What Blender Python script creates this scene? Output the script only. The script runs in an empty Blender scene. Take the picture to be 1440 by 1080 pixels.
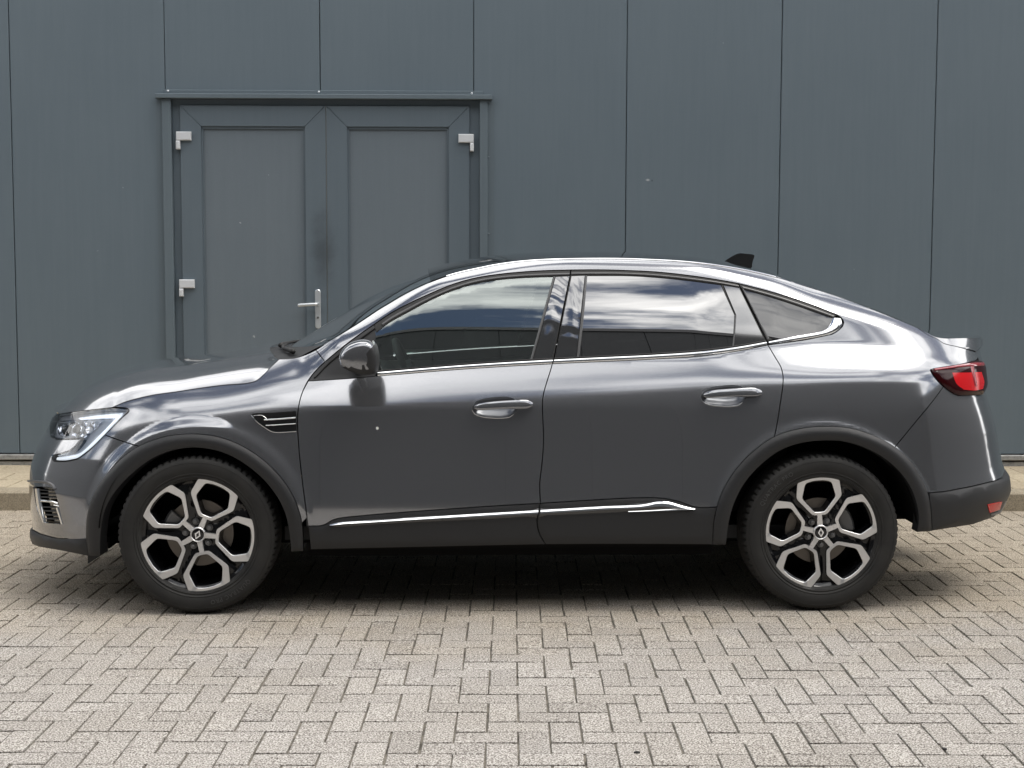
import bpy, math, random
import numpy as np
from mathutils import Vector, Matrix
from mathutils.geometry import delaunay_2d_cdt

random.seed(7); RNG = np.random.default_rng(7)
rad = math.radians
SC = bpy.context.scene
COL = SC.collection

# ------------------------------------------------------------------ camera
F_PX, YH, CAM_H, ROLL = 2000.0, 375.0, 1.508, rad(0.15)
PITCH = math.atan((540 - YH) / F_PX)
c_f = np.array([0, math.cos(PITCH), -math.sin(PITCH)])
_r = np.array([1.0, 0, 0]); _u = np.cross(_r, c_f)
c_r = _r * math.cos(ROLL) + _u * math.sin(ROLL)
c_u = _u * math.cos(ROLL) - _r * math.sin(ROLL)
c_o = np.array([0, 0, CAM_H])
cd = bpy.data.cameras.new('camera'); cam = bpy.data.objects.new('camera', cd); COL.objects.link(cam)
cd.sensor_width = 36.0; cd.lens = 36.0 * F_PX / 1440.0; cd.clip_start = 0.05; cd.clip_end = 2000
M = Matrix.Identity(4)
for i in range(3):
    M[i][0], M[i][1], M[i][2], M[i][3] = c_r[i], c_u[i], -c_f[i], c_o[i]
cam.matrix_world = M
SC.camera = cam

# ------------------------------------------------------------------ world
SUN_EL, SUN_AZ = rad(66), rad(100)      # azimuth the light comes from, clockwise from +Y
w = bpy.data.worlds.new('World'); SC.world = w; w.use_nodes = True
nt = w.node_tree; nt.nodes.clear()
def N(nt, t, **k):
    n = nt.nodes.new(t)
    for a, b in k.items():
        if a.startswith('i_'):
            key = a[2:]
            n.inputs[int(key) if key.isdigit() else key.replace('_', ' ')].default_value = b
        else:
            setattr(n, a, b)
    return n
def L(nt, a, b): nt.links.new(a, b)
sky = N(nt, 'ShaderNodeTexSky', sky_type='NISHITA', sun_disc=False, sun_elevation=SUN_EL, sun_rotation=SUN_AZ,
        altitude=10, air_density=1.0, dust_density=1.5, ozone_density=1.2)
tc = N(nt, 'ShaderNodeTexCoord'); sep = N(nt, 'ShaderNodeSeparateXYZ'); L(nt, tc.outputs['Generated'], sep.inputs[0])
zc = N(nt, 'ShaderNodeMath', operation='MAXIMUM', i_1=0.0); L(nt, sep.outputs[2], zc.inputs[0])
za = N(nt, 'ShaderNodeMath', operation='ADD', i_1=0.22); L(nt, zc.outputs[0], za.inputs[0])
dx = N(nt, 'ShaderNodeMath', operation='DIVIDE'); L(nt, sep.outputs[0], dx.inputs[0]); L(nt, za.outputs[0], dx.inputs[1])
dy = N(nt, 'ShaderNodeMath', operation='DIVIDE'); L(nt, sep.outputs[1], dy.inputs[0]); L(nt, za.outputs[0], dy.inputs[1])
cmb = N(nt, 'ShaderNodeCombineXYZ', i_2=12.4); sx_ = N(nt, 'ShaderNodeMath', operation='MULTIPLY', i_1=0.55); L(nt, dx.outputs[0], sx_.inputs[0]); L(nt, sx_.outputs[0], cmb.inputs[0]); L(nt, dy.outputs[0], cmb.inputs[1])
n1 = N(nt, 'ShaderNodeTexNoise', i_Scale=2.6, i_Detail=9.0, i_Roughness=0.56, i_Distortion=0.5); L(nt, cmb.outputs[0], n1.inputs['Vector'])
r1 = N(nt, 'ShaderNodeMapRange', interpolation_type='SMOOTHSTEP'); r1.inputs['From Min'].default_value = 0.415; r1.inputs['From Max'].default_value = 0.505
L(nt, n1.outputs['Fac'], r1.inputs['Value'])
n2 = N(nt, 'ShaderNodeTexNoise', i_Scale=5.0, i_Detail=8.0, i_Roughness=0.6, i_Distortion=0.8); L(nt, cmb.outputs[0], n2.inputs['Vector'])
r2 = N(nt, 'ShaderNodeValToRGB')
r2.color_ramp.elements[0].position = 0.28; r2.color_ramp.elements[0].color = (9.0, 9.3, 9.9, 1)
r2.color_ramp.elements[1].position = 0.60; r2.color_ramp.elements[1].color = (33.0, 32.4, 31.6, 1)
L(nt, n2.outputs['Fac'], r2.inputs[0])
mx = N(nt, 'ShaderNodeMix', data_type='RGBA'); L(nt, r1.outputs[0], mx.inputs[0]); L(nt, sky.outputs[0], mx.inputs[6]); L(nt, r2.outputs[0], mx.inputs[7])
bg = N(nt, 'ShaderNodeBackground', i_Strength=0.105); L(nt, mx.outputs[2], bg.inputs[0])
wo = N(nt, 'ShaderNodeOutputWorld'); L(nt, bg.outputs[0], wo.inputs[0])

sd = bpy.data.lights.new('sun', 'SUN'); sd.energy = 1.8; sd.angle = rad(27); sd.color = (1.0, 0.95, 0.87)
so = bpy.data.objects.new('sun', sd); COL.objects.link(so)
dv = Vector((math.sin(SUN_AZ) * math.cos(SUN_EL), math.cos(SUN_AZ) * math.cos(SUN_EL), math.sin(SUN_EL)))
so.rotation_euler = dv.to_track_quat('Z', 'Y').to_euler(); so.location = (0, 0, 30)
SC.view_settings.view_transform = 'Standard'; SC.view_settings.look = 'None'
SC.view_settings.exposure = 0.15; SC.view_settings.gamma = 1.0; SC.view_settings.use_curve_mapping = False
SC.render.resolution_x, SC.render.resolution_y = 1024, 768
if hasattr(SC, 'cycles'):
    SC.cycles.max_bounces = 10; SC.cycles.transparent_max_bounces = 16

# ------------------------------------------------------------------ materials
def mat(name, base=(0.5,)*3, rough=0.5, metal=0.0, spec=0.5, coat=0.0, coat_r=0.03, alpha=None):
    m = bpy.data.materials.new(name); m.use_nodes = True
    b = m.node_tree.nodes['Principled BSDF']
    b.inputs['Base Color'].default_value = (*base, 1); b.inputs['Roughness'].default_value = rough
    b.inputs['Metallic'].default_value = metal; b.inputs['Specular IOR Level'].default_value = spec
    b.inputs['Coat Weight'].default_value = coat; b.inputs['Coat Roughness'].default_value = coat_r
    return m
def bsdf(m): return m.node_tree.nodes['Principled BSDF']
def pos(m, scale=(1, 1, 1), kind='OBJ'):
    t = m.node_tree
    if kind == 'W':
        g = N(t, 'ShaderNodeNewGeometry'); o = g.outputs['Position']
    else:
        g = N(t, 'ShaderNodeTexCoord'); o = g.outputs['Object']
    mp = N(t, 'ShaderNodeMapping'); mp.inputs['Scale'].default_value = scale
    L(t, o, mp.inputs[0]); return mp.outputs[0]
def noise(m, vec, scale, detail=4, rough=0.55, dist=0.0):
    n = N(m.node_tree, 'ShaderNodeTexNoise', i_Scale=scale, i_Detail=detail, i_Roughness=rough, i_Distortion=dist)
    L(m.node_tree, vec, n.inputs['Vector']); return n.outputs['Fac']
def ramp(m, fac, stops):
    r = N(m.node_tree, 'ShaderNodeValToRGB'); e = r.color_ramp.elements
    while len(e) < len(stops): e.new(0.5)
    for el, (p, c) in zip(e, stops):
        el.position = p; el.color = (*c, 1) if len(c) == 3 else c
    L(m.node_tree, fac, r.inputs[0]); return r.outputs[0]
def mult(m, a, b, f=1.0, mode='MULTIPLY'):
    x = N(m.node_tree, 'ShaderNodeMix', data_type='RGBA', blend_type=mode); x.inputs[0].default_value = f
    L(m.node_tree, a, x.inputs[6]); L(m.node_tree, b, x.inputs[7]); return x.outputs[2]
def bump(m, h, strength, dist):
    b = N(m.node_tree, 'ShaderNodeBump', i_Strength=strength, i_Distance=dist)
    L(m.node_tree, h, b.inputs['Height']); L(m.node_tree, b.outputs[0], bsdf(m).inputs['Normal'])

MAT = {}
# car paint: dark grey metallic with flake grain under a clear coat
m = MAT['paint'] = mat('grey_metallic_paint', (0.23, 0.24, 0.255), 0.13, 0.80, 0.5, 1.0, 0.015)
v = pos(m); f = noise(m, v, 900, 1, 0.5)
L(m.node_tree, ramp(m, f, [(0.35, (0.205, 0.211, 0.225)), (0.65, (0.275, 0.282, 0.298))]), bsdf(m).inputs['Base Color'])
MAT['gloss_black'] = mat('gloss_black', (0.006,) * 3, 0.09, 0, 0.6, 1.0, 0.01)
m = MAT['pillar'] = mat('pillar_film_black', (0.008,) * 3, 0.06, 0, 1.0, 1.0, 0.01)
bsdf(m).inputs['IOR'].default_value = 2.0
MAT['satin_trim'] = mat('satin_window_trim', (0.09, 0.09, 0.092), 0.32, 0.2)
m = MAT['cladding'] = mat('black_plastic_cladding', (0.018, 0.0185, 0.0198), 0.48, 0, 0.45)
bump(m, noise(m, pos(m), 700, 2), 0.12, 0.001)
MAT['rubber'] = mat('rubber_seal', (0.010,) * 3, 0.6)
MAT['dark'] = mat('dark_underbody', (0.006,) * 3, 0.85, 0, 0.1)
MAT['liner'] = mat('wheel_arch_liner', (0.008,) * 3, 0.95, 0, 0.05)
MAT['chrome'] = mat('chrome', (0.82, 0.83, 0.84), 0.07, 1.0)
m = MAT['tyre'] = mat('tyre_rubber', (0.020, 0.0198, 0.0195), 0.72, 0, 0.35)
v = pos(m); bump(m, noise(m, v, 220, 3), 0.15, 0.001)
L(m.node_tree, ramp(m, noise(m, v, 9, 5), [(0.3, (0.016,) * 3), (0.7, (0.030, 0.029, 0.027))]), bsdf(m).inputs['Base Color'])
MAT['letter'] = mat('tyre_lettering', (0.05,) * 3, 0.5)
m = MAT['alu'] = mat('machined_alloy', (0.74, 0.74, 0.74), 0.36, 0.9)
bsdf(m).inputs['Anisotropic'].default_value = 0.4
MAT['rim_black'] = mat('rim_gloss_black', (0.006, 0.006, 0.007), 0.14, 0, 0.35, 0.35, 0.02)
m = MAT['disc'] = mat('brake_disc', (0.15, 0.135, 0.12), 0.42, 0.8)
MAT['caliper'] = mat('brake_caliper', (0.14, 0.14, 0.14), 0.5, 0.6)
MAT['interior'] = mat('dark_interior', (0.018, 0.019, 0.021), 0.7)
MAT['interior2'] = mat('grey_interior', (0.10, 0.097, 0.09), 0.8)
MAT['headliner'] = mat('headliner', (0.22, 0.22, 0.21), 0.9)
MAT['lamp_added_glow'] = mat('diffuser_added_glow', (0.86, 0.90, 0.96), 0.22, 0.45, 0.6, 0.6)
_b = bsdf(MAT['lamp_added_glow']); _b.inputs['Emission Color'].default_value = (0.9, 0.95, 1, 1); _b.inputs['Emission Strength'].default_value = 0.8  # glow added in place of the sky's reflection on the daytime strip
MAT['cup_shaded'] = mat('shaded_cup_paint', (0.15, 0.158, 0.172), 0.38, 0.8, 0.4, 0.3, 0.05)  # body paint made darker: the recess's shade is put into the colour
MAT['chip'] = mat('bird_dropping_white', (0.72, 0.71, 0.68), 0.8)
MAT['pebble'] = mat('dark_pebble', (0.02, 0.019, 0.018), 0.8)
MAT['lamp_refl'] = mat('lamp_reflector', (0.65, 0.67, 0.72), 0.12, 0.9)
MAT['lamp_dark'] = mat('lamp_housing', (0.52, 0.54, 0.58), 0.35, 0.0)
MAT['tail_red'] = mat('tail_lamp_red', (0.50, 0.006, 0.010), 0.16, 0, 0.3, 0.10, 0.02)
MAT['tail_dark'] = mat('tail_lamp_dark', (0.022, 0.0012, 0.002), 0.10, 0, 0.22, 0.08, 0.01)
MAT['reflector_red'] = mat('reflector_red', (0.50, 0.02, 0.018), 0.25, 0, 0.4, 0.3)
def glass(name, tint, ior, rough=0.0, col=(1, 1, 1)):
    m = bpy.data.materials.new(name); m.use_nodes = True; t = m.node_tree; t.nodes.clear()
    fr = N(t, 'ShaderNodeFresnel', i_IOR=ior); tr = N(t, 'ShaderNodeBsdfTransparent', i_Color=(*tint, 1))
    gl = N(t, 'ShaderNodeBsdfGlossy', i_Roughness=rough, i_Color=(*col, 1)); mx = N(t, 'ShaderNodeMixShader')
    L(t, fr.outputs[0], mx.inputs[0]); L(t, tr.outputs[0], mx.inputs[1]); L(t, gl.outputs[0], mx.inputs[2])
    o = N(t, 'ShaderNodeOutputMaterial'); L(t, mx.outputs[0], o.inputs[0]); return m
MAT['glass'] = glass('window_glass', (0.70, 0.80, 0.76), 2.9, col=(0.93, 1.0, 0.97))
MAT['glass_dark'] = glass('privacy_glass', (0.03, 0.03, 0.032), 3.3)
MAT['glass_quarter'] = glass('quarter_privacy_glass', (0.03, 0.03, 0.032), 2.1)
MAT['glass_ws'] = glass('windscreen_glass', (0.72, 0.82, 0.76), 1.5)
MAT['lens'] = glass('clear_lens', (0.93, 0.95, 0.97), 1.5)

# ------------------------------------------------------------------ object helpers
def prop(o, label=None, cat=None, kind=None, group=None):
    if label: o['label'] = label
    if cat: o['category'] = cat
    if kind: o['kind'] = kind
    if group: o['group'] = group
    return o
def empty(name, loc=(0, 0, 0), rz=0.0, parent=None):
    o = bpy.data.objects.new(name, None); COL.objects.link(o); o.location = loc; o.rotation_euler = (0, 0, rz)
    o.empty_display_size = 0.2
    if parent: o.parent = parent
    return o
def mesh(name, verts, faces, m, parent=None, smooth=False, normals=None, mats=None, fm=None, auto=None):
    me = bpy.data.meshes.new(name); me.from_pydata([tuple(map(float, p)) for p in verts], [], [tuple(map(int, f)) for f in faces])
    for mm in (mats or [m]): me.materials.append(mm)
    if fm is not None: me.polygons.foreach_set('material_index', np.asarray(fm, np.int32))
    if smooth or normals is not None:
        me.polygons.foreach_set('use_smooth', np.ones(len(me.polygons), bool))
    me.update()
    if normals is not None:
        me.normals_split_custom_set_from_vertices([tuple(map(float, n)) for n in normals])
    elif auto is not None:
        me.polygons.foreach_set('use_smooth', np.ones(len(me.polygons), bool))
        me.set_sharp_from_angle(angle=rad(auto))
    o = bpy.data.objects.new(name, me); COL.objects.link(o)
    if parent: o.parent = parent
    return o
def box_geo(x0, x1, y0, y1, z0, z1, bev=0.0):
    """box with chamfered front (-y) edges when bev > 0"""
    if bev <= 0:
        v = [(x, y, z) for x in (x0, x1) for y in (y0, y1) for z in (z0, z1)]
        f = [(0, 1, 3, 2), (4, 6, 7, 5), (0, 4, 5, 1), (2, 3, 7, 6), (0, 2, 6, 4), (1, 5, 7, 3)]
        return v, f
    b = bev
    v = [(x0, y1, z0), (x1, y1, z0), (x1, y1, z1), (x0, y1, z1),
         (x0, y0 + b, z0), (x1, y0 + b, z0), (x1, y0 + b, z1), (x0, y0 + b, z1),
         (x0 + b, y0, z0 + b), (x1 - b, y0, z0 + b), (x1 - b, y0, z1 - b), (x0 + b, y0, z1 - b)]
    f = [(0, 3, 2, 1), (8, 9, 10, 11)]
    for i in range(4):
        j = (i + 1) % 4
        f.append((i, j, 4 + j, 4 + i)); f.append((4 + i, 4 + j, 8 + j, 8 + i))
    return v, f
class Geo:
    def __init__(s): s.v = []; s.f = []; s.m = []
    def add(s, v, f, mi=0):
        n = len(s.v); s.v += [tuple(p) for p in v]; s.f += [tuple(i + n for i in q) for q in f]; s.m += [mi] * len(f); return s
    def build(s, name, m, parent=None, **k):
        mats = m if isinstance(m, list) else None
        return mesh(name, s.v, s.f, None if mats else m, parent, mats=mats, fm=s.m if mats else None, **k)
def box(name, b, m, parent=None, bev=0.0):
    v, f = box_geo(*b, bev=bev); return mesh(name, v, f, m, parent)
def lathe(prof, n, axis='y', a0=0.0, a1=2 * math.pi):
    """profile of (r, a) turned about the local y axis"""
    v, f = [], []; full = abs(a1 - a0 - 2 * math.pi) < 1e-6; k = len(prof); m_ = n if full else n + 1
    for i in range(m_):
        t = a0 + (a1 - a0) * i / n
        for r, a in prof: v.append((r * math.cos(t), a, r * math.sin(t)))
    for i in range(n):
        j = (i + 1) % m_
        for q in range(k - 1): f.append((i * k + q, i * k + q + 1, j * k + q + 1, j * k + q))
    return v, f
def cr(pts, step=4.0, closed=False):
    """Catmull-Rom resampling of a polyline"""
    p = np.asarray(pts, float)
    if len(p) < 3:
        n = max(2, int(np.linalg.norm(p[1] - p[0]) / step) + 1)
        return p[0] + (p[1] - p[0]) * np.linspace(0, 1, n)[:, None]
    q = np.vstack([2 * p[0] - p[1], p, 2 * p[-1] - p[-2]]); out = []
    for i in range(1, len(q) - 2):
        n = max(1, int(round(np.linalg.norm(q[i + 1] - q[i]) / step)))
        d = [max(1e-6, np.linalg.norm(q[i + k] - q[i + k - 1]) ** 0.5) for k in (0, 1, 2)]
        t0 = 0; t1 = t0 + d[0]; t2 = t1 + d[1]; t3 = t2 + d[2]
        for s in np.arange(n) / n:
            t = t1 + (t2 - t1) * s
            A1 = (t1 - t) / (t1 - t0) * q[i - 1] + (t - t0) / (t1 - t0) * q[i]
            A2 = (t2 - t) / (t2 - t1) * q[i] + (t - t1) / (t2 - t1) * q[i + 1]
            A3 = (t3 - t) / (t3 - t2) * q[i + 1] + (t - t2) / (t3 - t2) * q[i + 2]
            B1 = (t2 - t) / (t2 - t0) * A1 + (t - t0) / (t2 - t0) * A2
            B2 = (t3 - t) / (t3 - t1) * A2 + (t - t1) / (t3 - t1) * A3
            out.append((t2 - t) / (t2 - t1) * B1 + (t - t1) / (t2 - t1) * B2)
    out.append(p[-1]); return np.array(out)
def resample(p, n):
    p = np.asarray(p, float); d = np.r_[0, np.cumsum(np.linalg.norm(np.diff(p, axis=0), axis=1))]
    s = np.linspace(0, d[-1], n); return np.stack([np.interp(s, d, p[:, k]) for k in range(p.shape[1])], 1)
def pxray(px, py):
    return c_f + c_r * ((px - 720) / F_PX) + c_u * ((540 - py) / F_PX)
def ground_at(px, py, z=0.0):
    d = pxray(px, py); return c_o + d * ((z - CAM_H) / d[2])
def project(P):
    d = np.asarray(P, float) - c_o; z = d @ c_f
    return np.stack([720 + F_PX * (d @ c_r) / z, 540 - F_PX * (d @ c_u) / z], -1)

# ================================================================== SETTING
KERB_Y, WALL_Y, WALL_YAW = 8.72, 9.87, rad(0.8)
# ---- materials of the setting
def stone(name, cols, speck, gscale, bumps=0.25):
    m = mat(name, rough=0.88, spec=0.25); t = m.node_tree; v = pos(m, kind='W')
    at = N(t, 'ShaderNodeAttribute', attribute_name='tint')
    base = ramp(m, at.outputs['Fac'], cols)
    g1 = noise(m, v, gscale, 2, 0.65); sp = ramp(m, g1, speck)
    c = mult(m, base, sp)
    g2 = noise(m, v, gscale * 0.37, 3, 0.7)
    c = mult(m, c, ramp(m, g2, [(0.30, (0.72, 0.71, 0.70)), (0.55, (1.0, 1.0, 1.0))]), 0.8)
    big = noise(m, v, 0.9, 4, 0.6)
    c = mult(m, c, ramp(m, big, [(0.32, (0.90, 0.885, 0.86)), (0.62, (1.03, 1.03, 1.04))]), 0.75)
    # yellowish sand worn into the bricks towards the kerb
    sp_ = N(t, 'ShaderNodeSeparateXYZ'); gg = N(t, 'ShaderNodeNewGeometry'); L(t, gg.outputs['Position'], sp_.inputs[0])
    nb = noise(m, v, 1.7, 5, 0.65); ad = N(t, 'ShaderNodeMath', operation='MULTIPLY_ADD', i_1=2.2); L(t, nb, ad.inputs[0]); L(t, sp_.outputs[1], ad.inputs[2])
    mr = N(t, 'ShaderNodeMapRange', interpolation_type='SMOOTHSTEP'); mr.inputs['From Min'].default_value = 6.2; mr.inputs['From Max'].default_value = 8.0; L(t, ad.outputs[0], mr.inputs['Value'])
    mxs = N(t, 'ShaderNodeMix', data_type='RGBA', blend_type='MULTIPLY'); L(t, mr.outputs[0], mxs.inputs[0]); L(t, c, mxs.inputs[6]); mxs.inputs[7].default_value = (1.06, 0.985, 0.85, 1); c = mxs.outputs[2]
    dr_ = ramp(m, noise(m, v, 6.5, 2, 0.4), [(0.2, (0.45, 0.43, 0.4)), (0.235, (1, 1, 1))]); c = mult(m, c, dr_)
    L(t, c, bsdf(m).inputs['Base Color']); bump(m, g1, bumps, 0.004); return m
MAT['paver'] = stone('concrete_paver', [(0.0, (0.285, 0.272, 0.256)), (0.5, (0.315, 0.301, 0.283)), (1.0, (0.345, 0.331, 0.311))],
                     [(0.37, (0.30, 0.27, 0.25)), (0.49, (0.93, 0.90, 0.87)), (0.61, (1.70, 1.71, 1.70))], 165, 0.45)
MAT['tile'] = stone('pavement_tile', [(0.0, (0.36, 0.33, 0.28)), (1.0, (0.44, 0.41, 0.35))],
                    [(0.30, (0.8, 0.79, 0.77)), (0.62, (1.1, 1.1, 1.1))], 120)
MAT['kerbstone'] = stone('kerb_concrete', [(0.0, (0.25, 0.235, 0.20)), (1.0, (0.33, 0.31, 0.27))],
                         [(0.30, (0.62, 0.61, 0.60)), (0.62, (1.12, 1.12, 1.12))], 130)
m = MAT['joint'] = mat('joint_sand', rough=0.95, spec=0.1); v = pos(m, kind='W')
L(m.node_tree, ramp(m, noise(m, v, 14, 6, 0.65), [(0.35, (0.060, 0.055, 0.048)), (0.55, (0.17, 0.155, 0.13)), (0.72, (0.23, 0.21, 0.18)), (0.8, (0.10, 0.12, 0.06))]), bsdf(m).inputs['Base Color'])
m = MAT['asphalt'] = mat('asphalt', (0.07, 0.07, 0.07), 0.9)
L(m.node_tree, ramp(m, noise(m, pos(m, kind='W'), 40, 5), [(0.3, (0.05,) * 3), (0.7, (0.10,) * 3)]), bsdf(m).inputs['Base Color'])
def cladding(name, c0, c1, rough=0.42):
    m = mat(name, rough=rough, spec=0.4); t = m.node_tree; v = pos(m)
    vs = pos(m, (9.0, 9.0, 0.5))
    a = ramp(m, noise(m, vs, 3.0, 5, 0.6), [(0.25, c0), (0.75, c1)])
    bl = ramp(m, noise(m, v, 1.3, 4, 0.6), [(0.3, (0.96, 0.965, 0.97)), (0.7, (1.03, 1.025, 1.02))])
    a = mult(m, a, bl)
    fine = noise(m, v, 260, 2)
    a = mult(m, a, ramp(m, fine, [(0.3, (0.95,) * 3), (0.7, (1.05,) * 3)]))
    spots = noise(m, v, 17, 2, 0.4)
    sp = ramp(m, spots, [(0.795, (0, 0, 0)), (0.815, (1, 1, 1))])
    mxn = N(t, 'ShaderNodeMix', data_type='RGBA'); L(t, sp, mxn.inputs[0]); L(t, a, mxn.inputs[6]); mxn.inputs[7].default_value = (0.36, 0.38, 0.39, 1)
    L(t, mxn.outputs[2], bsdf(m).inputs['Base Color']); bump(m, noise(m, vs, 2.0, 3), 0.03, 0.02); return m
MAT['wall'] = cladding('wall_sandwich_panel', (0.120, 0.154, 0.180), (0.132, 0.167, 0.193))
MAT['door'] = cladding('door_powder_coat', (0.138, 0.168, 0.192), (0.149, 0.179, 0.203), 0.5)
MAT['frame'] = cladding('door_frame_coat', (0.114, 0.145, 0.170), (0.123, 0.155, 0.180), 0.45)
def smudge(m, cx, cz, rx, rz, col, amt):
    t = m.node_tree; b = bsdf(m); src = b.inputs['Base Color'].links[0].from_socket
    tc_ = N(t, 'ShaderNodeTexCoord'); mp = N(t, 'ShaderNodeMapping'); mp.inputs['Location'].default_value = (-cx / rx, 0, -cz / rz); mp.inputs['Scale'].default_value = (1 / rx, 0, 1 / rz)
    L(t, tc_.outputs['Object'], mp.inputs[0]); ln = N(t, 'ShaderNodeVectorMath', operation='LENGTH'); L(t, mp.outputs[0], ln.inputs[0])
    nz = noise(m, pos(m), 9, 5, 0.65); ma = N(t, 'ShaderNodeMath', operation='MULTIPLY_ADD', i_1=1.1); L(t, nz, ma.inputs[0]); L(t, ln.outputs['Value'], ma.inputs[2])
    mr = N(t, 'ShaderNodeMapRange', interpolation_type='SMOOTHSTEP'); mr.inputs['From Min'].default_value = 1.5; mr.inputs['From Max'].default_value = 0.45; mr.inputs['To Max'].default_value = amt; L(t, ma.outputs[0], mr.inputs['Value'])
    mx_ = N(t, 'ShaderNodeMix', data_type='RGBA'); L(t, mr.outputs[0], mx_.inputs[0]); L(t, src, mx_.inputs[6]); mx_.inputs[7].default_value = (*col, 1); L(t, mx_.outputs[2], b.inputs['Base Color'])
MAT['trim'] = cladding('trim_coat', (0.118, 0.150, 0.172), (0.128, 0.160, 0.182), 0.4)
MAT['hinge'] = mat('hinge_white_metal', (0.66, 0.68, 0.70), 0.35, 0.1)
MAT['handle'] = mat('handle_aluminium', (0.62, 0.65, 0.67), 0.3, 0.55)
MAT['sealrub'] = mat('door_rubber', (0.012, 0.013, 0.015), 0.7)
m = MAT['alu_strip'] = mat('weathered_rail', rough=0.5, metal=0.1)
L(m.node_tree, ramp(m, noise(m, pos(m), 30, 6, 0.7), [(0.3, (0.14, 0.14, 0.14)), (0.5, (0.30, 0.30, 0.29)), (0.8, (0.42, 0.41, 0.39))]), bsdf(m).inputs['Base Color'])
MAT['opp'] = cladding('opposite_wall_panel', (0.040, 0.043, 0.047), (0.050, 0.053, 0.057), 0.6)
MAT['opp_trim'] = mat('opposite_trim', (0.10, 0.10, 0.105), 0.5)

# ---- ground sheet
g = mesh('ground', [(-400, -400, -0.10), (400, -400, -0.10), (400, 400, -0.10), (-400, 400, -0.10)], [(0, 1, 2, 3)], MAT['asphalt'])
prop(g, 'grey asphalt ground around the paved yard', 'ground', 'structure')

# ---- herringbone brick paving
MOD = 0.1027; GX, GY = 0.0064, 0.0066           # module, joint widths
pv = mesh('brick_paving', [(-12, -4, -0.0065), (12, -4, -0.0065), (12, KERB_Y + 0.35, -0.0065), (-12, KERB_Y + 0.35, -0.0065)], [(0, 1, 2, 3)], MAT['joint'])
prop(pv, 'beige grey herringbone brick paving in front of the warehouse', 'paving', 'structure')
X0 = ground_at(727.5, 941.7)[0]; Y0 = ground_at(727, 941.7)[1]
def brick_geo(lx, ly, tilt=(0, 0), dz=0.0, bev=0.002, zb=-0.03):
    a, b = lx / 2, ly / 2
    top = [(-a + bev, -b + bev), (a - bev, -b + bev), (a - bev, b - bev), (-a + bev, b - bev)]
    mid = [(-a, -b), (a, -b), (a, b), (-a, b)]
    v = [(x, y, dz + x * tilt[0] + y * tilt[1]) for x, y in top] + [(x, y, dz - bev * 0.8 + x * tilt[0] + y * tilt[1]) for x, y in mid] + [(x, y, zb) for x, y in mid]
    f = [(0, 1, 2, 3)]
    for i in range(4):
        j = (i + 1) % 4; f.append((4 + i, 4 + j, j, i)); f.append((8 + i, 8 + j, 4 + j, 4 + i))
    return v, f
bricks = []
i0, i1 = int(-9.5 / MOD), int(9.5 / MOD); j0 = int((-3.4 - Y0) / MOD); j1 = int((KERB_Y + 0.12 - Y0) / MOD)
for j in range(j0, j1 + 1):
    for i in range(i0, i1 + 1):
        k = (i - j + 2) % 4
        if k == 0: bricks.append((X0 + (i + 1) * MOD, Y0 + (j + 0.5) * MOD, 0))
        elif k == 3: bricks.append((X0 + (i + 0.5) * MOD, Y0 + (j + 1) * MOD, 1))
B = np.array(bricks); pp = project(np.c_[B[:, :2], np.zeros(len(B))])
front = (B[:, 1] > 2.5)
vis = front & (pp[:, 0] > 5) & (pp[:, 0] < 1435) & (pp[:, 1] < 1074) & (pp[:, 1] > 700)
order = np.argsort(np.where(vis, B[:, 1], 99))
near = set(order[:300].tolist())
def tint_attr(me, vals):
    a = me.attributes.new('tint', 'FLOAT', 'FACE'); a.data.foreach_set('value', np.asarray(vals, np.float32))
variants = {0: [], 1: []}
for o_ in (0, 1):
    lx, ly = (2 * MOD - GX, MOD - GY) if o_ == 0 else (MOD - GX, 2 * MOD - GY)
    for q in range(36):
        v, f = brick_geo(lx + random.uniform(-.0018, .0012), ly + random.uniform(-.0012, .0008), (random.gauss(0, .006), random.gauss(0, .006)), random.gauss(0, .0009))
        me = bpy.data.meshes.new('brick'); me.from_pydata(v, [], f); me.materials.append(MAT['paver'])
        tint_attr(me, [min(1, max(0, random.gauss(.5, .24)))] * len(f)); variants[o_].append(me)
G = Geo(); tints = []
for idx, (x, y, o_) in enumerate(bricks):
    if idx in near:
        o = bpy.data.objects.new('brick', random.choice(variants[int(o_)])); COL.objects.link(o); o.parent = pv
        o.location = (x + random.gauss(0, .0008), y + random.gauss(0, .0006), 0); o.rotation_euler = (0, 0, random.gauss(0, .004))
    else:
        lx, ly = (2 * MOD - GX, MOD - GY) if o_ == 0 else (MOD - GX, 2 * MOD - GY)
        v, f = brick_geo(lx + random.uniform(-.0018, .0012), ly + random.uniform(-.0012, .0008), (random.gauss(0, .006), random.gauss(0, .006)), random.gauss(0, .0009))
        a = random.gauss(0, .004); c, s = math.cos(a), math.sin(a); ox, oy = x + random.gauss(0, .0008), y + random.gauss(0, .0006)
        G.add([(ox + c * p[0] - s * p[1], oy + s * p[0] + c * p[1], p[2]) for p in v], f)
        tints += [min(1, max(0, random.gauss(.5, .24)))] * len(f)
rb = G.build('far_bricks', MAT['paver'], pv); tint_attr(rb.data, tints); rb['kind'] = 'stuff'

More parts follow.
